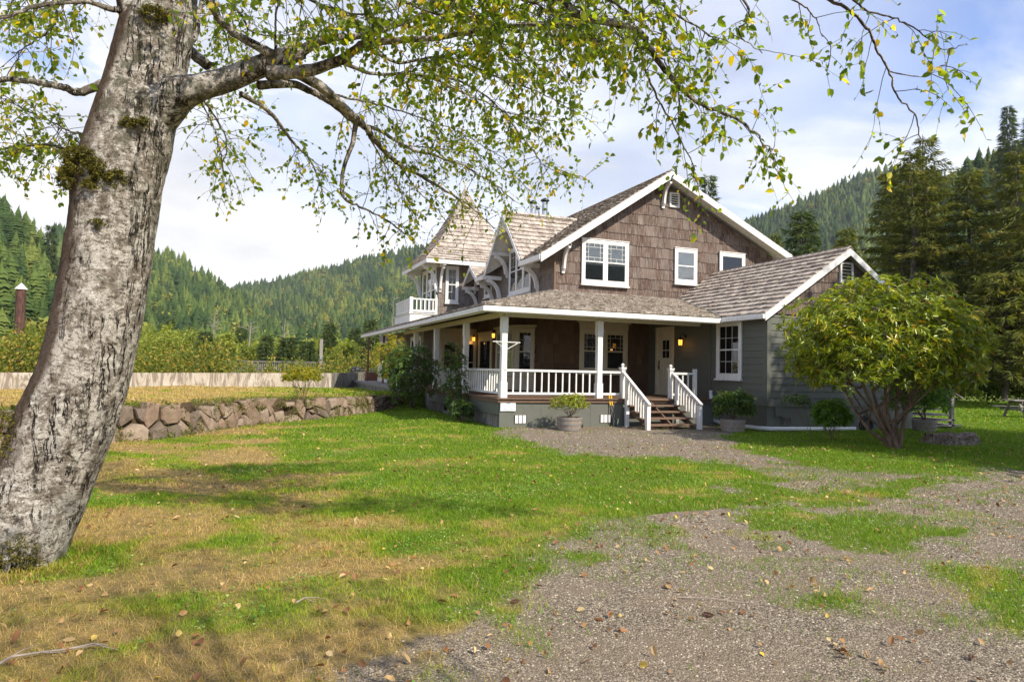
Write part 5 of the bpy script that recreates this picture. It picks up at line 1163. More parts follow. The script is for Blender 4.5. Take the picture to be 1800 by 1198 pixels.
# branches behind and above the camera that shade the lawn
TW = Tubes(); LP, LD, LS, LV = [], [], [], []
def grow(P, R, leaf, start, sz, spacing=.049, lscale=1.0, lmax=.8):
    seg = np.linalg.norm(np.diff(P, axis=0), axis=1); L = np.r_[0, np.cumsum(seg)]; tot = L[-1]; s = start*tot
    while s < tot:
        s += spacing/max(leaf, .05)*rng.uniform(.5, 1.5)
        if s > tot: break
        p = np.array([np.interp(s, L, P[:, i]) for i in range(3)]); i = min(np.searchsorted(L, s), len(P)-1); t = P[i]-P[i-1]; t /= np.linalg.norm(t)+1e-9
        d = t*.55+rng.normal(size=3)*.62; d[2] += .05; d /= np.linalg.norm(d); ln = rng.uniform(.22, lmax)*(1-.35*s/tot)*lscale; m = 7; Q = [p]
        for k2 in range(m):
            d = d+np.array([0, 0, -.13])+rng.normal(size=3)*.13; d /= np.linalg.norm(d); Q.append(Q[-1]+d*ln/m)
        Q = np.array(Q); TW.add(Q, np.linspace(.0038, .0012, m+1)*lscale, 4); subs = [Q[2:]]
        for k2 in range(rng.integers(2, 4)):
            j = rng.integers(2, m); dd = (Q[j]-Q[j-1]); dd /= np.linalg.norm(dd); dd = dd*.6+rng.normal(size=3)*.6; l2 = rng.uniform(.10, .30)*lscale; S_ = [Q[j]]
            for k3 in range(4): dd = dd+np.array([0, 0, -.16])+rng.normal(size=3)*.12; dd /= np.linalg.norm(dd); S_.append(S_[-1]+dd*l2/4)
            S_ = np.array(S_); TW.add(S_, np.linspace(.0018, .0009, 5)*lscale, 3); subs.append(S_)
        for S_ in subs:
            for k3 in range(1, len(S_)):
                for rep in range(1 if rng.random() < .62 else 2):
                    if rng.random() < .22: continue
                    dv = S_[k3]-S_[k3-1]; dv /= np.linalg.norm(dv)+1e-9; dv = dv*.6+rng.normal(size=3)*.7; dv[2] -= .35
                    LP.append(S_[k3]); LD.append(dv); LS.append(sz*(.024+.050*rng.random()**1.4)*lscale); LV.append(rng.random())
for (P, R, leaf, start, sz) in BR:
    if leaf > 0: grow(P, R, leaf, start, sz)
TW.build('twigs', m_simple('alder_twig', (.075, .055, .048), .8), alder)
LP, LD, LS, LV = (np.array(a) for a in (LP, LD, LS, LV)); n = len(LP)
V, F = leafmesh(LP, LD, rdir(n, .6), LS, LS*rng.uniform(.55, .72, n), .16, .22)
M_aleaf = m_leaf('alder_leaf', [(0, (.06, .11, .010)), (.5, (.14, .205, .018)), (.78, (.23, .28, .022)), (.9, (.38, .36, .03)), (1, (.55, .38, .02))], .6, .4, (2.5, 2.3, .8))
npmesh('foliage', V, F, M_aleaf, alder, var=np.tile(LV, 2)); print('alder leaves', n)
# moss cushions on the trunk
def moss(pxs, parent, src):
    co = np.zeros(len(src.data.vertices)*3, np.float32); src.data.vertices.foreach_get('co', co); co = co.reshape(-1, 3).astype(float); no = np.zeros_like(co, dtype=np.float32).ravel(); src.data.vertices.foreach_get('normal', no); no = no.reshape(-1, 3).astype(float)
    r = co-CAM; zc_ = r@CF; ctr_ = TC[np.argmin(((co[::40, None]-TC[None])**2).sum(2), 1)]; no = no*np.sign(((co[::40]-ctr_)*no[::40]).sum(1).mean()); px = 900+FPX*(r@CR)/zc_; py = 599-FPX*(r@CU)/zc_; face = (no*r).sum(1) < 0; P, D_ = [], []
    for (cx_, cy_, rx, ry, cnt) in pxs:
        e = ((px-cx_)/rx)**2+((py-cy_)/ry)**2; ids = np.nonzero((e < 1.3) & face)[0]
        if not len(ids): continue
        pk = rng.choice(ids, cnt); pk = pk[rng.random(cnt) < np.clip(1.35-e[pk], 0, 1)]
        cl_ = fbm(px[pk]*.16, py[pk]*.22, 77, 3); kk = rng.random(len(pk)) < sstep(cl_, .36, .58); pk = pk[kk]; cl_ = cl_[kk]; th = .075*np.clip(1.1-e[pk], 0, 1)**.5*sstep(cl_, .42, .62)*(.5+.5*rng.random(len(pk))); P.append(co[pk]+rng.normal(size=(len(pk), 3))*.009+no[pk]*th[:, None]); D_.append(no[pk]*.6+rng.normal(size=(len(pk), 3))*.45+np.array([0, 0, -.35]))
    P, D_ = np.concatenate(P), np.concatenate(D_); n = len(P); V, F = leafmesh(P, D_, rdir(n), .012+.022*rng.random(n), .004+.006*rng.random(n), .1, .5, True)
    npmesh('moss', V, F, m_leaf('trunk_moss', [(0, (.045, .045, .006)), (.6, (.12, .11, .012)), (1, (.24, .20, .025))], .2, .8), parent, var=np.tile(rng.random(n), 2))
moss([(138, 272, 30, 12, 2600), (152, 292, 36, 16, 3600), (120, 315, 16, 20, 2000), (180, 306, 18, 8, 1200), (205, 312, 20, 12, 2000), (238, 215, 24, 8, 1500), (272, 28, 26, 16, 2200), (175, 392, 16, 8, 600), (35, 980, 34, 44, 2200), (15, 750, 14, 50, 1500), (160, 325, 20, 8, 900)], alder, TKO)
# rank grass and litter around the root flare
n = 1300; a_ = rng.random(n)*6.28; r_ = .50+.28*rng.random(n)**1.5; bx0, by0 = float(TC[12][0]), float(TC[12][1]); x = bx0+np.cos(a_)*r_; y = by0+np.sin(a_)*r_; z = Hh(x, y)
Dv = rdir(n, 2.2); V, F = leafmesh(np.stack([x, y, z], 1), Dv, rdir(n), .03+.055*rng.random(n)**2, .004+.003*rng.random(n), .1, .25, True)
o = npmesh('root_grass', V, F, M_grass, var=np.tile(np.clip(.35+.55*rng.random(n), 0, 1), 2)); tag(o, 'longer unmown grass around the foot of the leaning alder', 'grass', kind='stuff')
# ------------------------------------------------------------------ rhododendron type shrubs
M_rstem = m_bark('rhododendron_stem', (.12, .075, .05), (.24, .16, .115), 12, (1, 1, .3), .5, .01)
M_rleaf = m_leaf('rhododendron_leaf', [(0, (.08, .12, .010)), (.45, (.18, .23, .014)), (.8, (.32, .34, .02)), (.94, (.50, .38, .03)), (.97, (.55, .28, .03)), (1, (.60, .20, .03))], .32, .30, (2.0, 2.0, .6), .5)
M_dleaf = m_leaf('dark_shrub_leaf', [(0, (.03, .065, .012)), (.6, (.065, .12, .018)), (.93, (.14, .19, .025)), (1, (.26, .12, .02))], .28, .32, None, .5)
M_fresh = m_leaf('fresh_green_leaf', [(0, (.05, .11, .012)), (.6, (.10, .20, .02)), (1, (.20, .30, .04))], .4, .45)
M_yleaf = m_leaf('yellowing_leaf', [(0, (.10, .14, .015)), (.4, (.22, .25, .02)), (.75, (.40, .32, .02)), (1, (.50, .24, .03))], .42, .45)
def whorl_shrub(name, label, cat, base, ctr, rad_, nw, L=.11, nl=8, mat=None, stems=5, sr=.05, group=None, shell=.55, fork=(.3, .55), flat=-.35, dens_low=.5, sub=150, lw=.30, smat=None):
    base = np.array(base, float); ctr = np.array(ctr, float); rad_ = np.array(rad_, float); t = thing(name, label, cat, tuple(base), group)
    d = rdir(nw*3, .1); d = d[d[:, 2] > flat][:nw]; n = len(d)
    lump = .72+.50*fbm(d[:, 0]*2.8+base[0], d[:, 1]*2.8+d[:, 2]*3.0, 7, 3); r_ = (shell+(1-shell)*rng.random(n)**.55)*lump
    T_ = ctr+d*rad_*r_[:, None]; tb = Tubes(); nodes = []
    for s in range(stems):
        a = 6.28*(s+rng.random()*.6)/stems; e = ctr+np.array([math.cos(a)*rad_[0]*.5, math.sin(a)*rad_[1]*.5, rad_[2]*rng.uniform(-.25, .25)]); b0 = base+np.array([math.cos(a), math.sin(a), 0])*sr*1.4
        mid = b0*.55+e*.45; mid[2] += (e[2]-b0[2])*.02; mid += rng.normal(size=3)*.05*rad_[0]
        P = catmull([b0-np.array([0, 0, .1]), b0*.8+mid*.2+np.array([0, 0, .03]), mid, e], 6); tb.add(P, np.linspace(sr, sr*.35, len(P)), 8); nodes += [P[j] for j in range(len(P)//2, len(P))]
        for k_ in range(3):
            j = rng.integers(len(P)//3, len(P)-2); e2 = P[j]+(ctr+rdir(1, .2)[0]*rad_*.72-P[j])*rng.uniform(.7, .95); Q = catmull([P[j], (P[j]+e2)/2+rng.normal(size=3)*.06*rad_[0], e2], 5); tb.add(Q, np.linspace(sr*.5, sr*.2, len(Q)), 6); nodes += list(Q[3:])
    nodes = np.array(nodes)
    for i in rng.choice(n, min(n, sub), replace=False):
        j = np.argmin(np.linalg.norm(nodes-T_[i], axis=1)); Q = catmull([nodes[j], (nodes[j]+T_[i])/2+rng.normal(size=3)*.05*rad_[0]-np.array([0, 0, .03]), T_[i]], 4); tb.add(Q, np.linspace(sr*.16, sr*.06, len(Q)), 4)
    tb.build('stems', smat or M_rstem, t)
    ax = d*.75+rdir(n)*.5; ax[:, 2] += .45; ax /= np.linalg.norm(ax, axis=1, keepdims=True); A = np.cross(ax, rdir(n)); A /= np.linalg.norm(A, axis=1, keepdims=True); B_ = np.cross(ax, A)
    PP, DD, LL, VV = [], [], [], []
    tv = rng.random(n)
    for k_ in range(nl):
        a = 2*np.pi*k_/nl+rng.random(n)*.6; ri = rng.uniform(-.35, .55, n)
        dd = A*np.cos(a)[:, None]+B_*np.sin(a)[:, None]+ax*ri[:, None]; dd[:, 2] -= .18; PP.append(T_-ax*(rng.random(n)*L*.4)[:, None]); DD.append(dd); LL.append(L*rng.uniform(.6, 1.15, n)); VV.append(np.clip(tv*.55+rng.random(n)*.48, 0, 1))
    PP, DD, LL, VV = np.concatenate(PP), np.concatenate(DD), np.concatenate(LL), np.concatenate(VV); m = len(PP); NN = rdir(m, 1.2)
    V, F = leafmesh(PP, DD, NN, LL, LL*lw*rng.uniform(.8, 1.2, m), .22, .18); npmesh('foliage', V, F, mat or M_rleaf, t, var=np.tile(VV, 2)); return t
g = gpt(1573, 785); c_ = at(1553, 596, 15.3)
whorl_shrub('rhododendron', 'large spreading rhododendron with many bare stems and yellowing leaves in front of the grey wing', 'shrub', (g[0], g[1], gz1(*g)), c_+np.array([-.02, 0, -.20]), (2.45, 1.9, 1.62), 2700, .145, 8, None, 6, .06, flat=-.62, shell=.35, sub=420, lw=.32)
g = at(730, 704, 24.0); c_ = at(722, 655, 23.0)
whorl_shrub('dark_shrub', 'dense dark green shrub hiding the side of the porch beside the rock wall', 'shrub', (g[0]-.1, g[1], .2), c_, (1.0, 1.0, 1.1), 640, .14, 7, M_dleaf, 5, .035, flat=-.9, shell=.35)
c_ = at(690, 625, 24.5); whorl_shrub('tall_shrub', 'pale sunlit shrub with orange tinted leaves at the far porch corner', 'shrub', (c_[0]+.1, c_[1]-.1, .35), c_+np.array([0, 0, -.1]), (.75, .7, .95), 230, .14, 7, M_yleaf, 4, .025, flat=-.9, shell=.3)
g = gpt(812, 737); c_ = at(798, 672, 20.4)
whorl_shrub('tall_shrub', 'tall straggly shrub with bare lower stems in front of the side railing', 'shrub', (g[0], g[1]+.3, .0), c_+np.array([0, 0, .12]), (.5, .45, 1.15), 170, .14, 7, M_dleaf, 4, .03, flat=-.95, shell=.2)
c_ = at(812, 722, 19.6); whorl_shrub('low_shrub', 'small low shrub at the foot of the straggly shrub', 'shrub', (c_[0], c_[1], 0), c_, (.42, .4, .38), 90, .14, 7, M_dleaf, 3, .015, flat=-.6, shell=.3)
whorl_shrub('potted_shrub', 'sparse twiggy shrub with small leaves growing in the half barrel beside the sign', 'shrub', (7.9, 16.05, b1z-.03), (7.9, 16.05, b1z+.32), (.60, .45, .34), 330, .06, 7, M_rleaf, 6, .012, flat=-.3, shell=.3, sub=200, lw=.36)
whorl_shrub('potted_shrub', 'leafy dark green shrub with red buds in the half barrel below the wing window', 'shrub', (12.36, 15.12, b2z-.03), (12.40, 15.12, b2z+.34), (.66, .5, .50), 230, .14, 8, M_dleaf, 5, .015, flat=-.45, shell=.35)
c_ = at(1610, 690, 18.2); whorl_shrub('potted_shrub', 'bright green bushy shrub in the barrel beside the back steps', 'shrub', (18.46, 14.2, b3z-.03), c_, (.95, .8, .85), 950, .085, 6, M_fresh, 5, .02, flat=-.6, shell=.4, lw=.5)
c_ = at(1462, 728, 16.6); whorl_shrub('fern_shrub', 'small bright green shrub against the wing wall left of the rhododendron trunks', 'shrub', (c_[0], c_[1], 0), c_+np.array([0, 0, -.03]), (.52, .45, .42), 300, .12, 6, M_fresh, 4, .012, flat=-.6, shell=.3, lw=.36)
c_ = at(1400, 705, 16.9); whorl_shrub('thin_shrub', 'thin dark sprig growing in front of the wing corner', 'shrub', (c_[0]+.5, c_[1], 0), c_, (.4, .3, .22), 50, .10, 6, M_dleaf, 2, .008, flat=-.4, shell=.3)
g = at(530, 691, 19.0); c_ = at(532, 665, 19.2)
whorl_shrub('young_rhododendron', 'small round yellow-green rhododendron on the terrace behind the rock wall', 'shrub', (g[0], g[1], gz1(g[0], g[1])), c_+np.array([0, 0, .03]), (.56, .5, .34), 260, .10, 8, M_yleaf, 7, .012, flat=-.2, shell=.5, sub=200)
# ------------------------------------------------------------------ conifers
M_spr = m_leaf('spruce_needles', [(0, (.045, .068, .018)), (.5, (.115, .135, .026)), (.85, (.20, .20, .04)), (1, (.36, .28, .09))], .32, .7, (1.8, 1.7, .7), .2)
M_spr2 = m_leaf('dark_fir_needles', [(0, (.03, .055, .02)), (.6, (.075, .11, .03)), (1, (.15, .18, .045))], .2, .7, None, .2)
M_cbark = m_bark('conifer_bark', (.06, .045, .035), (.16, .13, .11), 8)
def conifer(base, H, R, nb=150, step=.34, spr=.42, mat=None, label='', cat='tree', name='spruce_tree', lean=0, forks=0, group=None, bare=.12, pw=.85, dead=0, droop=.25):
    base = np.array(base, float); t = thing(name, label, cat, tuple(base), group); tb = Tubes()
    tops = [(base, H, R, 1.0)]
    for k_ in range(forks): a = rng.random()*6.28; tops.append((base+np.array([math.cos(a), math.sin(a), 0])*R*.28+np.array([0, 0, H*.42]), H*rng.uniform(.42, .52), R*.4, .45))
    PP, DD, LL, VV = [], [], [], []
    for (b0, h0, r0, tr) in tops:
        P = np.array([b0+np.array([lean*s*s*h0+.02*h0*math.sin(s*5), 0, h0*s]) for s in np.linspace(0, 1, 12)]); tb.add(P, np.linspace(h0*.017+.02, .015, 12), 8)
        for i in range(int(nb*(tr if tr < 1 else 1))):
            s = bare+(1-bare)*((i+rng.random())/ (nb*(tr if tr < 1 else 1)))**.9; s = min(s, .985); a = i*2.399+rng.normal()*.3; ln = r0*((1-s)**pw)*rng.uniform(.62, 1.12)+.25
            d = np.array([math.cos(a), math.sin(a), rng.uniform(.0, .35)+.35*s]); p = b0+np.array([lean*s*s*h0, 0, h0*s]); m = max(4, int(ln/.5)); Q = [p]
            for k2 in range(m): d = d+np.array([0, 0, -droop/m*2.2 if k2 < m*.6 else droop/m*1.6])+rng.normal(size=3)*.05; Q.append(Q[-1]+d/np.linalg.norm(d)*ln/m)
            Q = np.array(Q); tb.add(Q, np.linspace(.012*ln+.008, .006, m+1), 4)
            ns = int(ln/step)+2; u_ = rng.random(ns*9)**.75*.92+.08; idx = u_*m; PQ = np.stack([np.interp(idx, np.arange(m+1), Q[:, j]) for j in range(3)], 1)
            side = np.array([-math.sin(a), math.cos(a), 0]); out = np.array([math.cos(a), math.sin(a), 0]); sg = rng.choice([-1, 1], len(PQ))
            dv = side[None]*sg[:, None]*rng.uniform(.2, 1, len(PQ))[:, None]+out[None]*rng.uniform(.2, .9, len(PQ))[:, None]+np.array([0, 0, -1])[None]*rng.uniform(-.1, .8, len(PQ))[:, None]
            off = dv*rng.uniform(0, .35, len(PQ))[:, None]*spr; PP.append(PQ+off*.9); DD.append(dv); LL.append(spr*rng.uniform(.5, 1.15, len(PQ))); bv = rng.random()*.5; VV.append(np.clip(bv+rng.random(len(PQ))*.35+.2*u_, 0, 1))
    for k_ in range(dead):
        s = rng.uniform(.1, .6); a = rng.random()*6.28; ln = R*rng.uniform(.6, 1.1); p = base+np.array([0, 0, H*s]); P = catmull([p, p+np.array([math.cos(a)*ln*.5, math.sin(a)*ln*.5, .3]), p+np.array([math.cos(a)*ln, math.sin(a)*ln, -.2])], 5); tb2 = P; deadT.add(P, np.linspace(.05, .01, len(P)), 5)
    tb.build('trunk', M_cbark, t); PP, DD, LL, VV = (np.concatenate(a) for a in (PP, DD, LL, VV)); m = len(PP)
    V, F = leafmesh(PP, DD, rdir(m, .5), LL, LL*.13, .3, .15, True); npmesh('foliage', V, F, mat or M_spr, t, var=np.tile(VV, 2)); return t
deadT = Tubes()
def tree_at(px, ytop, D, zb=0.0):
    p = at(px, ytop, D); return (p[0], p[1], zb), p[2]-zb
def put(px, ytop, D, Rpx, label, zb=.5, **kw):
    b0, H = tree_at(px, ytop, D, zb); return conifer(b0, H, Rpx*D/FPX, label=label, **kw)
put(1628, 238, 46, 165, 'tall ragged spruce with several tops rising behind the rhododendron', nb=150, forks=3, spr=.46, step=.40, pw=.85)
put(1562, 300, 50, 90, 'slimmer spruce standing left against the tall ragged spruce', nb=130, spr=.5)
put(1705, 300, 44, 120, 'broad spruce between the ragged spruce and the right edge', nb=130, spr=.5, pw=.75)
put(1790, 262, 42, 120, 'big dark spruce cut by the right edge of the photo', nb=150, spr=.5, pw=.75)
put(1412, 372, 62, 75, 'bushy dark conifer standing right behind the wing roof', nb=150, spr=.6, mat=M_spr2, pw=.55)
put(1362, 408, 70, 45, 'narrow olive conifer just right of the main roof', nb=90, spr=.6)
put(1488, 400, 64, 60, 'rounded olive conifer right of the bushy dark one', nb=110, spr=.6, pw=.6)
put(1245, 306, 60, 55, 'dark conifer tip showing above the right roof slope', nb=120, spr=.6, mat=M_spr2)
put(1765, 480, 36, 110, 'low spreading spruce with pale dead twigs at the right edge', nb=150, spr=.5, pw=.5)
put(1850, 330, 38, 140, 'spruce whose boughs reach in from beyond the right edge', nb=150, spr=.6, pw=.6)
# ------------------------------------------------------------------ broadleaf trees built of leaf clumps
def broad(base, H, R, ncl, per, leaf, mat, label, name='alder_bush', cat='tree', group=None, lowf=.25, tr=.02):
    base = np.array(base, float); t = thing(name, label, cat, tuple(base), group); tb = Tubes(); d = rdir(ncl*2, .15)[:ncl]; k1 = .55+.5*rng.random(ncl)**.6
    C = base+np.array([0, 0, H*(lowf+(1-lowf)*.5)])+d*np.array([R, R, H*(1-lowf)*.5])*k1[:, None]*(.8+.4*vn(d[:, 0]*2+base[0], d[:, 1]*2+d[:, 2]*2, 4))[:, None]
    top = base+np.array([0, 0, H*.6]); P = catmull([base-np.array([0, 0, .3]), base+np.array([R*.04, 0, H*.3]), top], 5); tb.add(P, np.linspace(H*tr, H*tr*.4, len(P)), 7)
    for i in range(0, ncl, max(1, ncl//40)):
        j = rng.integers(3, len(P)); Q = catmull([P[j], (P[j]+C[i])/2+rng.normal(size=3)*.05*R, C[i]], 4); tb.add(Q, np.linspace(H*tr*.35, H*tr*.06, len(Q)), 4)
    tb.build('trunk', M_cbark, t); cs_ = R*.16
    PP = np.repeat(C, per, 0)+rng.normal(size=(ncl*per, 3))*cs_*np.array([1, 1, .75]); m = len(PP); tv = np.repeat(rng.random(ncl), per)
    V, F = leafmesh(PP, rdir(m, -.2), rdir(m, .9), leaf*rng.uniform(.6, 1.3, m), leaf*rng.uniform(.4, .7, m), .2, .2, True); npmesh('foliage', V, F, mat, t, var=np.tile(np.clip(tv*.55+rng.random(m)*.45, 0, 1), 2)); return t
M_ygl = m_leaf('yellow_green_alder_leaf', [(0, (.10, .14, .02)), (.5, (.20, .24, .03)), (1, (.33, .33, .06))], .35, .6)
M_mgl = m_leaf('mid_green_leaf', [(0, (.04, .08, .012)), (.5, (.09, .14, .018)), (1, (.19, .22, .03))], .35, .55)
# the shade tree beyond the right edge of the picture whose shadow lies on the wing lawn
broad((18.6, 3.9, 0), 7.6, 4.2, 280, 80, .28, M_mgl, 'large broadleaf shade tree just beyond the right edge of the photo', 'maple_tree', lowf=.2, tr=.03)
broad((21.8, 1.2, 0), 15.6, 3.9, 320, 70, .30, M_mgl, 'taller broadleaf tree behind the shade tree beyond the right edge of the photo', 'maple_tree', lowf=.25, tr=.03)
# added unseen tree, in place of the alder's overhead crown, to shade the lawn
for (x, y, H, R, lb) in ((2.0, -1.4, 7.4, 1.7, 'unseen alder added behind the camera on the right to shade the lawn'), ):
    broad((x, y, 0), H, R, 55, 15, .11, M_aleaf, lb, 'alder_tree', lowf=.45, tr=.008)
# right-hand bushes
for i, (px, yt, D, rp, lb) in enumerate(((1735, 628, 43, 60, 'round green bush left in the row at the foot of the right hand spruces'), (1795, 620, 41, 60, 'round green bush at the right edge behind the picnic table'), (1685, 640, 46, 45, 'low bush behind the back steps'))):
    b0, H = tree_at(px, yt, D, .5); broad(b0, H, rp*D/FPX, 110, 40, .22, M_mgl, lb, 'round_bush', 'bush', 'bushes below the spruces', lowf=0)
# trees of the valley floor on the left
vt = [(330, 580, 120, 45, 0, 'wide yellow-green alder just right of the leaning trunk'), (275, 592, 105, 40, 0, 'yellow-green alder half hidden by the leaning trunk'), (392, 590, 110, 30, 0, 'small yellow-green alder left of the pointed firs'), (478, 600, 120, 26, 0, 'low yellow-green alder between two dark firs'), (440, 600, 125, 24, 0, 'faint yellow-green alder behind the walkway railing'), (560, 598, 120, 30, 0, 'yellow-green alder behind the utility post'), (610, 600, 115, 28, 0, 'yellow-green alder left of the porch roof end'), (235, 600, 95, 40, 0, 'yellow alder close against the right side of the leaning trunk')]
for px, yt, D, rp, kd, lb in vt: b0, H = tree_at(px, yt, D, -1.5); broad(b0, H, rp*D/FPX, 100, 32, .55, M_ygl, lb, 'alder_tree', 'tree', 'alders on the valley floor', lowf=.1)
ct = [(362, 582, 100, 26, 'dark fir among the yellow alders'), (470, 588, 105, 20, 'pointed fir left of a pair of firs'), (506, 592, 98, 26, 'bushy fir behind the small rhododendron'), (540, 600, 96, 20, 'short fir left of the utility post'), (580, 566, 120, 26, 'tallest fir right of the utility post'), (652, 560, 110, 24, 'fir standing behind the porch roof end'), (625, 575, 125, 20, 'slim fir left of the porch roof end'), (425, 575, 140, 18, 'slim fir behind the walkway railing'), (300, 560, 150, 20, 'slim fir right behind the leaning trunk')]
for px, yt, D, rp, lb in ct: put(px, yt, D, rp, lb, zb=-1.5, nb=70, step=.8, spr=1.1, mat=M_spr2, group='firs on the valley floor', name='fir_tree')
if deadT.V: pass
# pale dead snags among the firs
for px, y0_, y1_, D, lb in ((375, 548, 596, 130, 'bare grey snag right of the dark fir among the alders'), (438, 566, 604, 120, 'bare grey snag left of the pointed fir'), (499, 560, 612, 140, 'forked bare dead tree behind the bushy fir'), (690, 520, 590, 170, 'thin bare snag beside the porch roof end')):
    a = at(px, y1_-6, D); c = at(px+3, y0_, D); tb = Tubes(); P = catmull([a-np.array([0, 0, 1]), (a+c)/2+rng.normal(size=3)*.1, c], 5); tb.add(P, np.linspace(.16, .04, len(P)), 6)
    for k_ in range(12): j = rng.integers(3, len(P)-1); e = P[j]+np.array([rng.normal()*1.2, rng.normal()*.6, rng.uniform(.2, 1.4)]); tb.add(np.array([P[j], (P[j]+e)/2+[0, 0, .15], e]), [.07, .05, .02], 4)
    o = tb.build('dead_tree', m_simple('silvered_wood', (.26, .23, .19), .9)); tag(o, lb, 'tree', 'dead trees in the valley')
# brambles beyond the concrete wall
def thicket(name, label, l, cnt, leaf, mat):
    PP = []; 
    for (px0, px1, yt, D) in l:
        m = int(cnt*(px1-px0)/100); px = rng.uniform(px0, px1, m); top = yt+8+(fbm(px*.05, px*0+D, 12)-.5)*60-14*(rng.random(m) < .12)*rng.random(m); 
        for a, tp in zip(px, top):
            Dd = D+rng.normal()*1.6; p1 = at(a, tp, Dd*(1+.05*rng.normal())) if D > 80 else at(a, tp, Dd); z_ = -1.2+(p1[2]+1.2)*rng.random()**.55; p1[2] = z_; PP.append(p1)
    P = np.array(PP)+rng.normal(size=(len(PP), 3))*.12; m = len(P); V, F = leafmesh(P, rdir(m), rdir(m, 1.0), leaf*rng.uniform(.6, 1.3, m), leaf*rng.uniform(.4, .7, m), .2, .2, True)
    o = npmesh(name, V, F, mat, var=np.tile(rng.random(m)**1.2, 2)); tag(o, label, 'brambles', kind='stuff')
M_br = m_leaf('bramble_leaf', [(0, (.05, .08, .012)), (.4, (.13, .17, .02)), (.75, (.26, .25, .035)), (1, (.40, .22, .05))], .35, .55)
thicket('brambles', 'tangled yellow green brambles behind the concrete wall', [(205, 300, 612, 34), (300, 360, 600, 36), (355, 400, 608, 37), (400, 480, 632, 40), (480, 560, 640, 42), (560, 640, 632, 44), (590, 632, 612, 46), (-60, 20, 600, 30), (-20, 60, 590, 31), (40, 130, 580, 30), (640, 672, 615, 43)], 3300, .16, M_br)
thicket('valley_alders', 'band of yellow green young alders along the foot of the hills', [(180, 300, 575, 130), (260, 380, 590, 150), (350, 480, 600, 170), (450, 640, 605, 180), (560, 720, 598, 160), (-60, 130, 600, 90)], 2600, .9, M_ygl)
# ------------------------------------------------------------------ forested hills
def cproto(nl, ns, seed):
    r0 = np.random.default_rng(seed); V = []; F = []
    for i in range(nl):
        s = i/nl; zt_ = 1-s*.96+.03; zb_ = zt_-1.9/nl-.03; R = (.02+.24*s**.66)*r0.uniform(.8, 1.15); b_ = len(V); V.append((r0.normal()*.01, r0.normal()*.01, zt_))
        for j in range(ns*2):
            a = 6.283*j/(ns*2)+i*.7; rr_ = R*(1.0*r0.uniform(.75, 1.25) if j % 2 else .62); V.append((math.cos(a)*rr_, math.sin(a)*rr_, zb_+(0 if j % 2 else .02)+r0.uniform(-.012, .012)))
        for j in range(ns*2): F.append((b_, b_+1+j, b_+1+(j+1) % (ns*2)))
    return np.array(V), np.array(F)
def bproto(seed, n=70):
    r0 = np.random.default_rng(seed); V = []; F = []
    for i in range(n):
        d = r0.normal(size=3); d /= np.linalg.norm(d); c = np.array([0, 0, .5])+d*np.array([.33, .33, .42])*r0.uniform(.6, 1); b_ = len(V)
        for k_ in range(4): V.append(c+r0.normal(size=3)*.085)
        F += [(b_, b_+1, b_+2), (b_, b_+2, b_+3)]
    return np.array(V), np.array(F)
M_forest = m_leaf('far_forest', [(0, (.03, .055, .02)), (.3, (.06, .10, .026)), (.5, (.11, .15, .035)), (.72, (.17, .20, .045)), (.85, (.25, .26, .05)), (1, (.34, .30, .07))], .15, .8, None, .1)
m_, q = newmat('forest_floor'); n1 = q.noise(q.obj(), .03, 6, .6)
q.out(princ(q, q.mix(q.ramp(n1, [(.35, 0.0), (.65, 1.0)]), (.018, .03, .012), (.05, .065, .02)), .95, None, .1)); M_floor = m_
PC = [cproto(9, 6, s) for s in range(4)]; PF = [cproto(17, 9, s+20) for s in range(4)]; PB = [bproto(s) for s in range(3)]
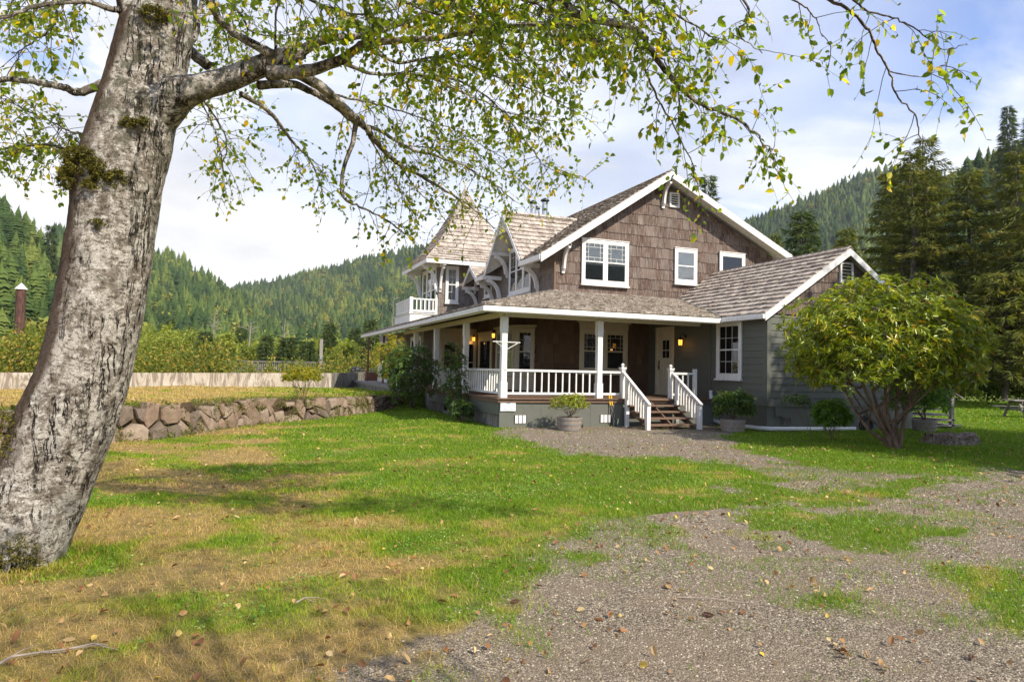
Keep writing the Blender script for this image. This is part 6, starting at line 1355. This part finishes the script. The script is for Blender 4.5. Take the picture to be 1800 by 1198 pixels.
def hill(name, label, sky, foot, D0, D1, spx, spy, th, fine=False, decid=.12, bands=None, rel=1.0):
    """a forested slope: skyline (px,py) at distance D1, foot at row foot and distance D0"""
    sx_ = np.array([p[0] for p in sky], float); sy_ = np.array([p[1] for p in sky], float); ns, nt = 70, 26
    S_ = np.linspace(sx_[0], sx_[-1], ns); T_ = np.linspace(0, 1.0, nt); SS, TT = np.meshgrid(S_, T_)
    def P_(s, t):
        D = D0+(D1-D0)*t**1.15; D = D*(1+.10*(fbm(s*.012+3, t*2.5, 44)-.5)*rel*np.sin(np.pi*np.clip(t, 0, 1))**.5)
        top = np.interp(s, sx_, sy_)+th*.62*FPX/D1; y_ = foot+(top-foot)*t**.92
        d = CR[None]*((s-900)/FPX)[:, None]-CU[None]*((y_-599)/FPX)[:, None]+CF[None]; return CAM+d*D[:, None]
    G = P_(SS.ravel(), TT.ravel()); back = G[-ns:].copy(); dirh = back[:, :2]-CAM[:2]; back[:, :2] += dirh*.5; back[:, 2] = -5; G = np.vstack([G, back]); f0 = G[:ns].copy(); f0[:, 2] = -6
    G[:ns] = np.where(G[:ns, 2:3] > -1.6, f0, G[:ns]) if False else G[:ns]
    i = (np.arange(nt)[:, None]*ns+np.arange(ns-1)[None]).ravel(); F = np.stack([i, i+1, i+ns+1, i+ns], 1); struct(npmesh('hills', G, F, M_floor, smooth=True))
    W_ = sx_[-1]-sx_[0]; hgt = np.mean(foot-sy_); n = int(W_*hgt/(spx*spy)); s = rng.uniform(sx_[0], sx_[-1], n); t = rng.random(n)**.85
    t = np.concatenate([t, np.full(int(W_/spx*1.3), .985)+rng.normal(size=int(W_/spx*1.3))*.012]); s = np.concatenate([s, rng.uniform(sx_[0], sx_[-1], int(W_/spx*1.3))]); n = len(s)
    B_ = P_(s, np.clip(t, 0, 1.0)); hs = th*rng.uniform(.45, 1.45, n)*(1+.5*(vn(s*.05, t*8, 3)-.5)); an_ = rng.random(n)*6.28
    zone = fbm(s*.02+7, t*4, 66); isd = rng.random(n) < np.clip(decid+(zone-.5)*1.6*decid*4+(.28*(1-t)**2 if decid > .05 else 0), 0, .85)
    Vs, Fs, vs_ = [], [], []; off = 0
    for grp, protos in ((~isd, PF if fine else PC), (isd, PB)):
        ids = np.nonzero(grp)[0]
        for pi, (pv, pf) in enumerate(protos):
            I2 = ids[pi::len(protos)]; 
            if not len(I2): continue
            H_ = hs[I2]*(.62 if protos is PB else 1); wd = H_*rng.uniform(.75, 1.6, len(I2)); c, s2 = np.cos(an_[I2]), np.sin(an_[I2])
            x = (pv[None, :, 0]*c[:, None]-pv[None, :, 1]*s2[:, None])*wd[:, None]+B_[I2, 0][:, None]; y = (pv[None, :, 0]*s2[:, None]+pv[None, :, 1]*c[:, None])*wd[:, None]+B_[I2, 1][:, None]; z = pv[None, :, 2]*H_[:, None]+B_[I2, 2][:, None]-.03*H_[:, None]
            Vs.append(np.stack([x, y, z], 2).reshape(-1, 3)); Fs.append((pf[None]+(np.arange(len(I2))*len(pv))[:, None, None]).reshape(-1, 3)+off); off += len(I2)*len(pv)
            zv = zone[I2]; base = np.clip(.10+.45*rng.random(len(I2))+(zv-.5)*.9, 0, .74) if protos is not PB else .74+.26*rng.random(len(I2)); vs_.append(np.clip(np.repeat(base, len(pf))+rng.normal(size=len(I2)*len(pf))*.04, 0, 1))
    o = npmesh(name, np.concatenate(Vs), np.concatenate(Fs), M_forest, var=np.concatenate(vs_)); tag(o, label, 'forest', kind='stuff'); return n
c0 = hill('hillside_forest', 'conifer forest on the distant ridge left of the house', [(380, 520), (420, 500), (450, 494), (520, 480), (560, 470), (620, 455), (700, 440), (755, 429), (830, 415), (950, 400), (1100, 400)], 640, 500, 1500, 5.0, 4.0, 13, decid=.12)
c1 = hill('hillside_forest', 'conifer forest on the nearer ridge sloping down behind the leaning trunk', [(90, 400), (180, 415), (255, 431), (290, 440), (330, 462), (380, 492), (430, 520), (470, 548), (520, 580), (560, 615)], 636, 320, 820, 6.3, 5.0, 13.5, decid=.12)
c2 = hill('hillside_forest', 'tall conifers on the steep hill at the far left edge', [(-60, 330), (0, 372), (25, 380), (45, 398), (75, 430), (100, 470), (130, 520), (170, 560), (230, 610)], 634, 150, 330, 13, 10, 13, True, decid=.16)
c3 = hill('hillside_forest', 'conifer forest on the ridge right of the main roof', [(1180, 440), (1240, 418), (1310, 388), (1350, 372), (1400, 352), (1450, 330), (1500, 308), (1540, 294), (1580, 291), (1650, 300), (1750, 330), (1850, 360)], 650, 420, 1150, 5.8, 4.7, 12.5, decid=.16)
c4 = hill('hillside_forest', 'dark conifers and yellow alders on the steep hill at the right edge', [(1560, 420), (1600, 360), (1640, 318), (1680, 292), (1720, 270), (1760, 262), (1800, 240), (1850, 220), (1900, 210)], 655, 130, 330, 15, 12, 11, True, decid=.42)
print('hill trees', c0, c1, c2, c3, c4)
put(1772, 186, 250, 34, 'tall dark spruce standing on the crest of the right hand hill', zb=60, nb=110, step=1.2, spr=2.2, mat=M_spr2, name='spruce_tree')
put(1812, 200, 240, 34, 'second dark crest spruce cut by the right edge of the photo', zb=60, nb=100, step=1.2, spr=2.2, mat=M_spr2, name='spruce_tree')
put(90, 395, 300, 20, 'dark fir standing up in the gap left of the leaning trunk', zb=30, nb=70, step=1.4, spr=2.2, mat=M_spr2, name='fir_tree')

# ------------------------------------------------------------------ the valley air
b = MB(); b.box(-1500, 2200, -250, 2600, -8, 620); hz = mk('haze', b, M_floor); hz.data.materials.clear(); m_ = bpy.data.materials.new('valley_haze'); m_.use_nodes = True; q = NT(m_.node_tree)
q.out(q.n('ShaderNodeVolumePrincipled', {'Color': (.86, .92, 1, 1), 'Density': .00009, 'Anisotropy': .2}).outputs[0], 'Volume'); hz.data.materials.append(m_); tag(hz, 'thin blue haze in the valley air', 'haze', kind='stuff')
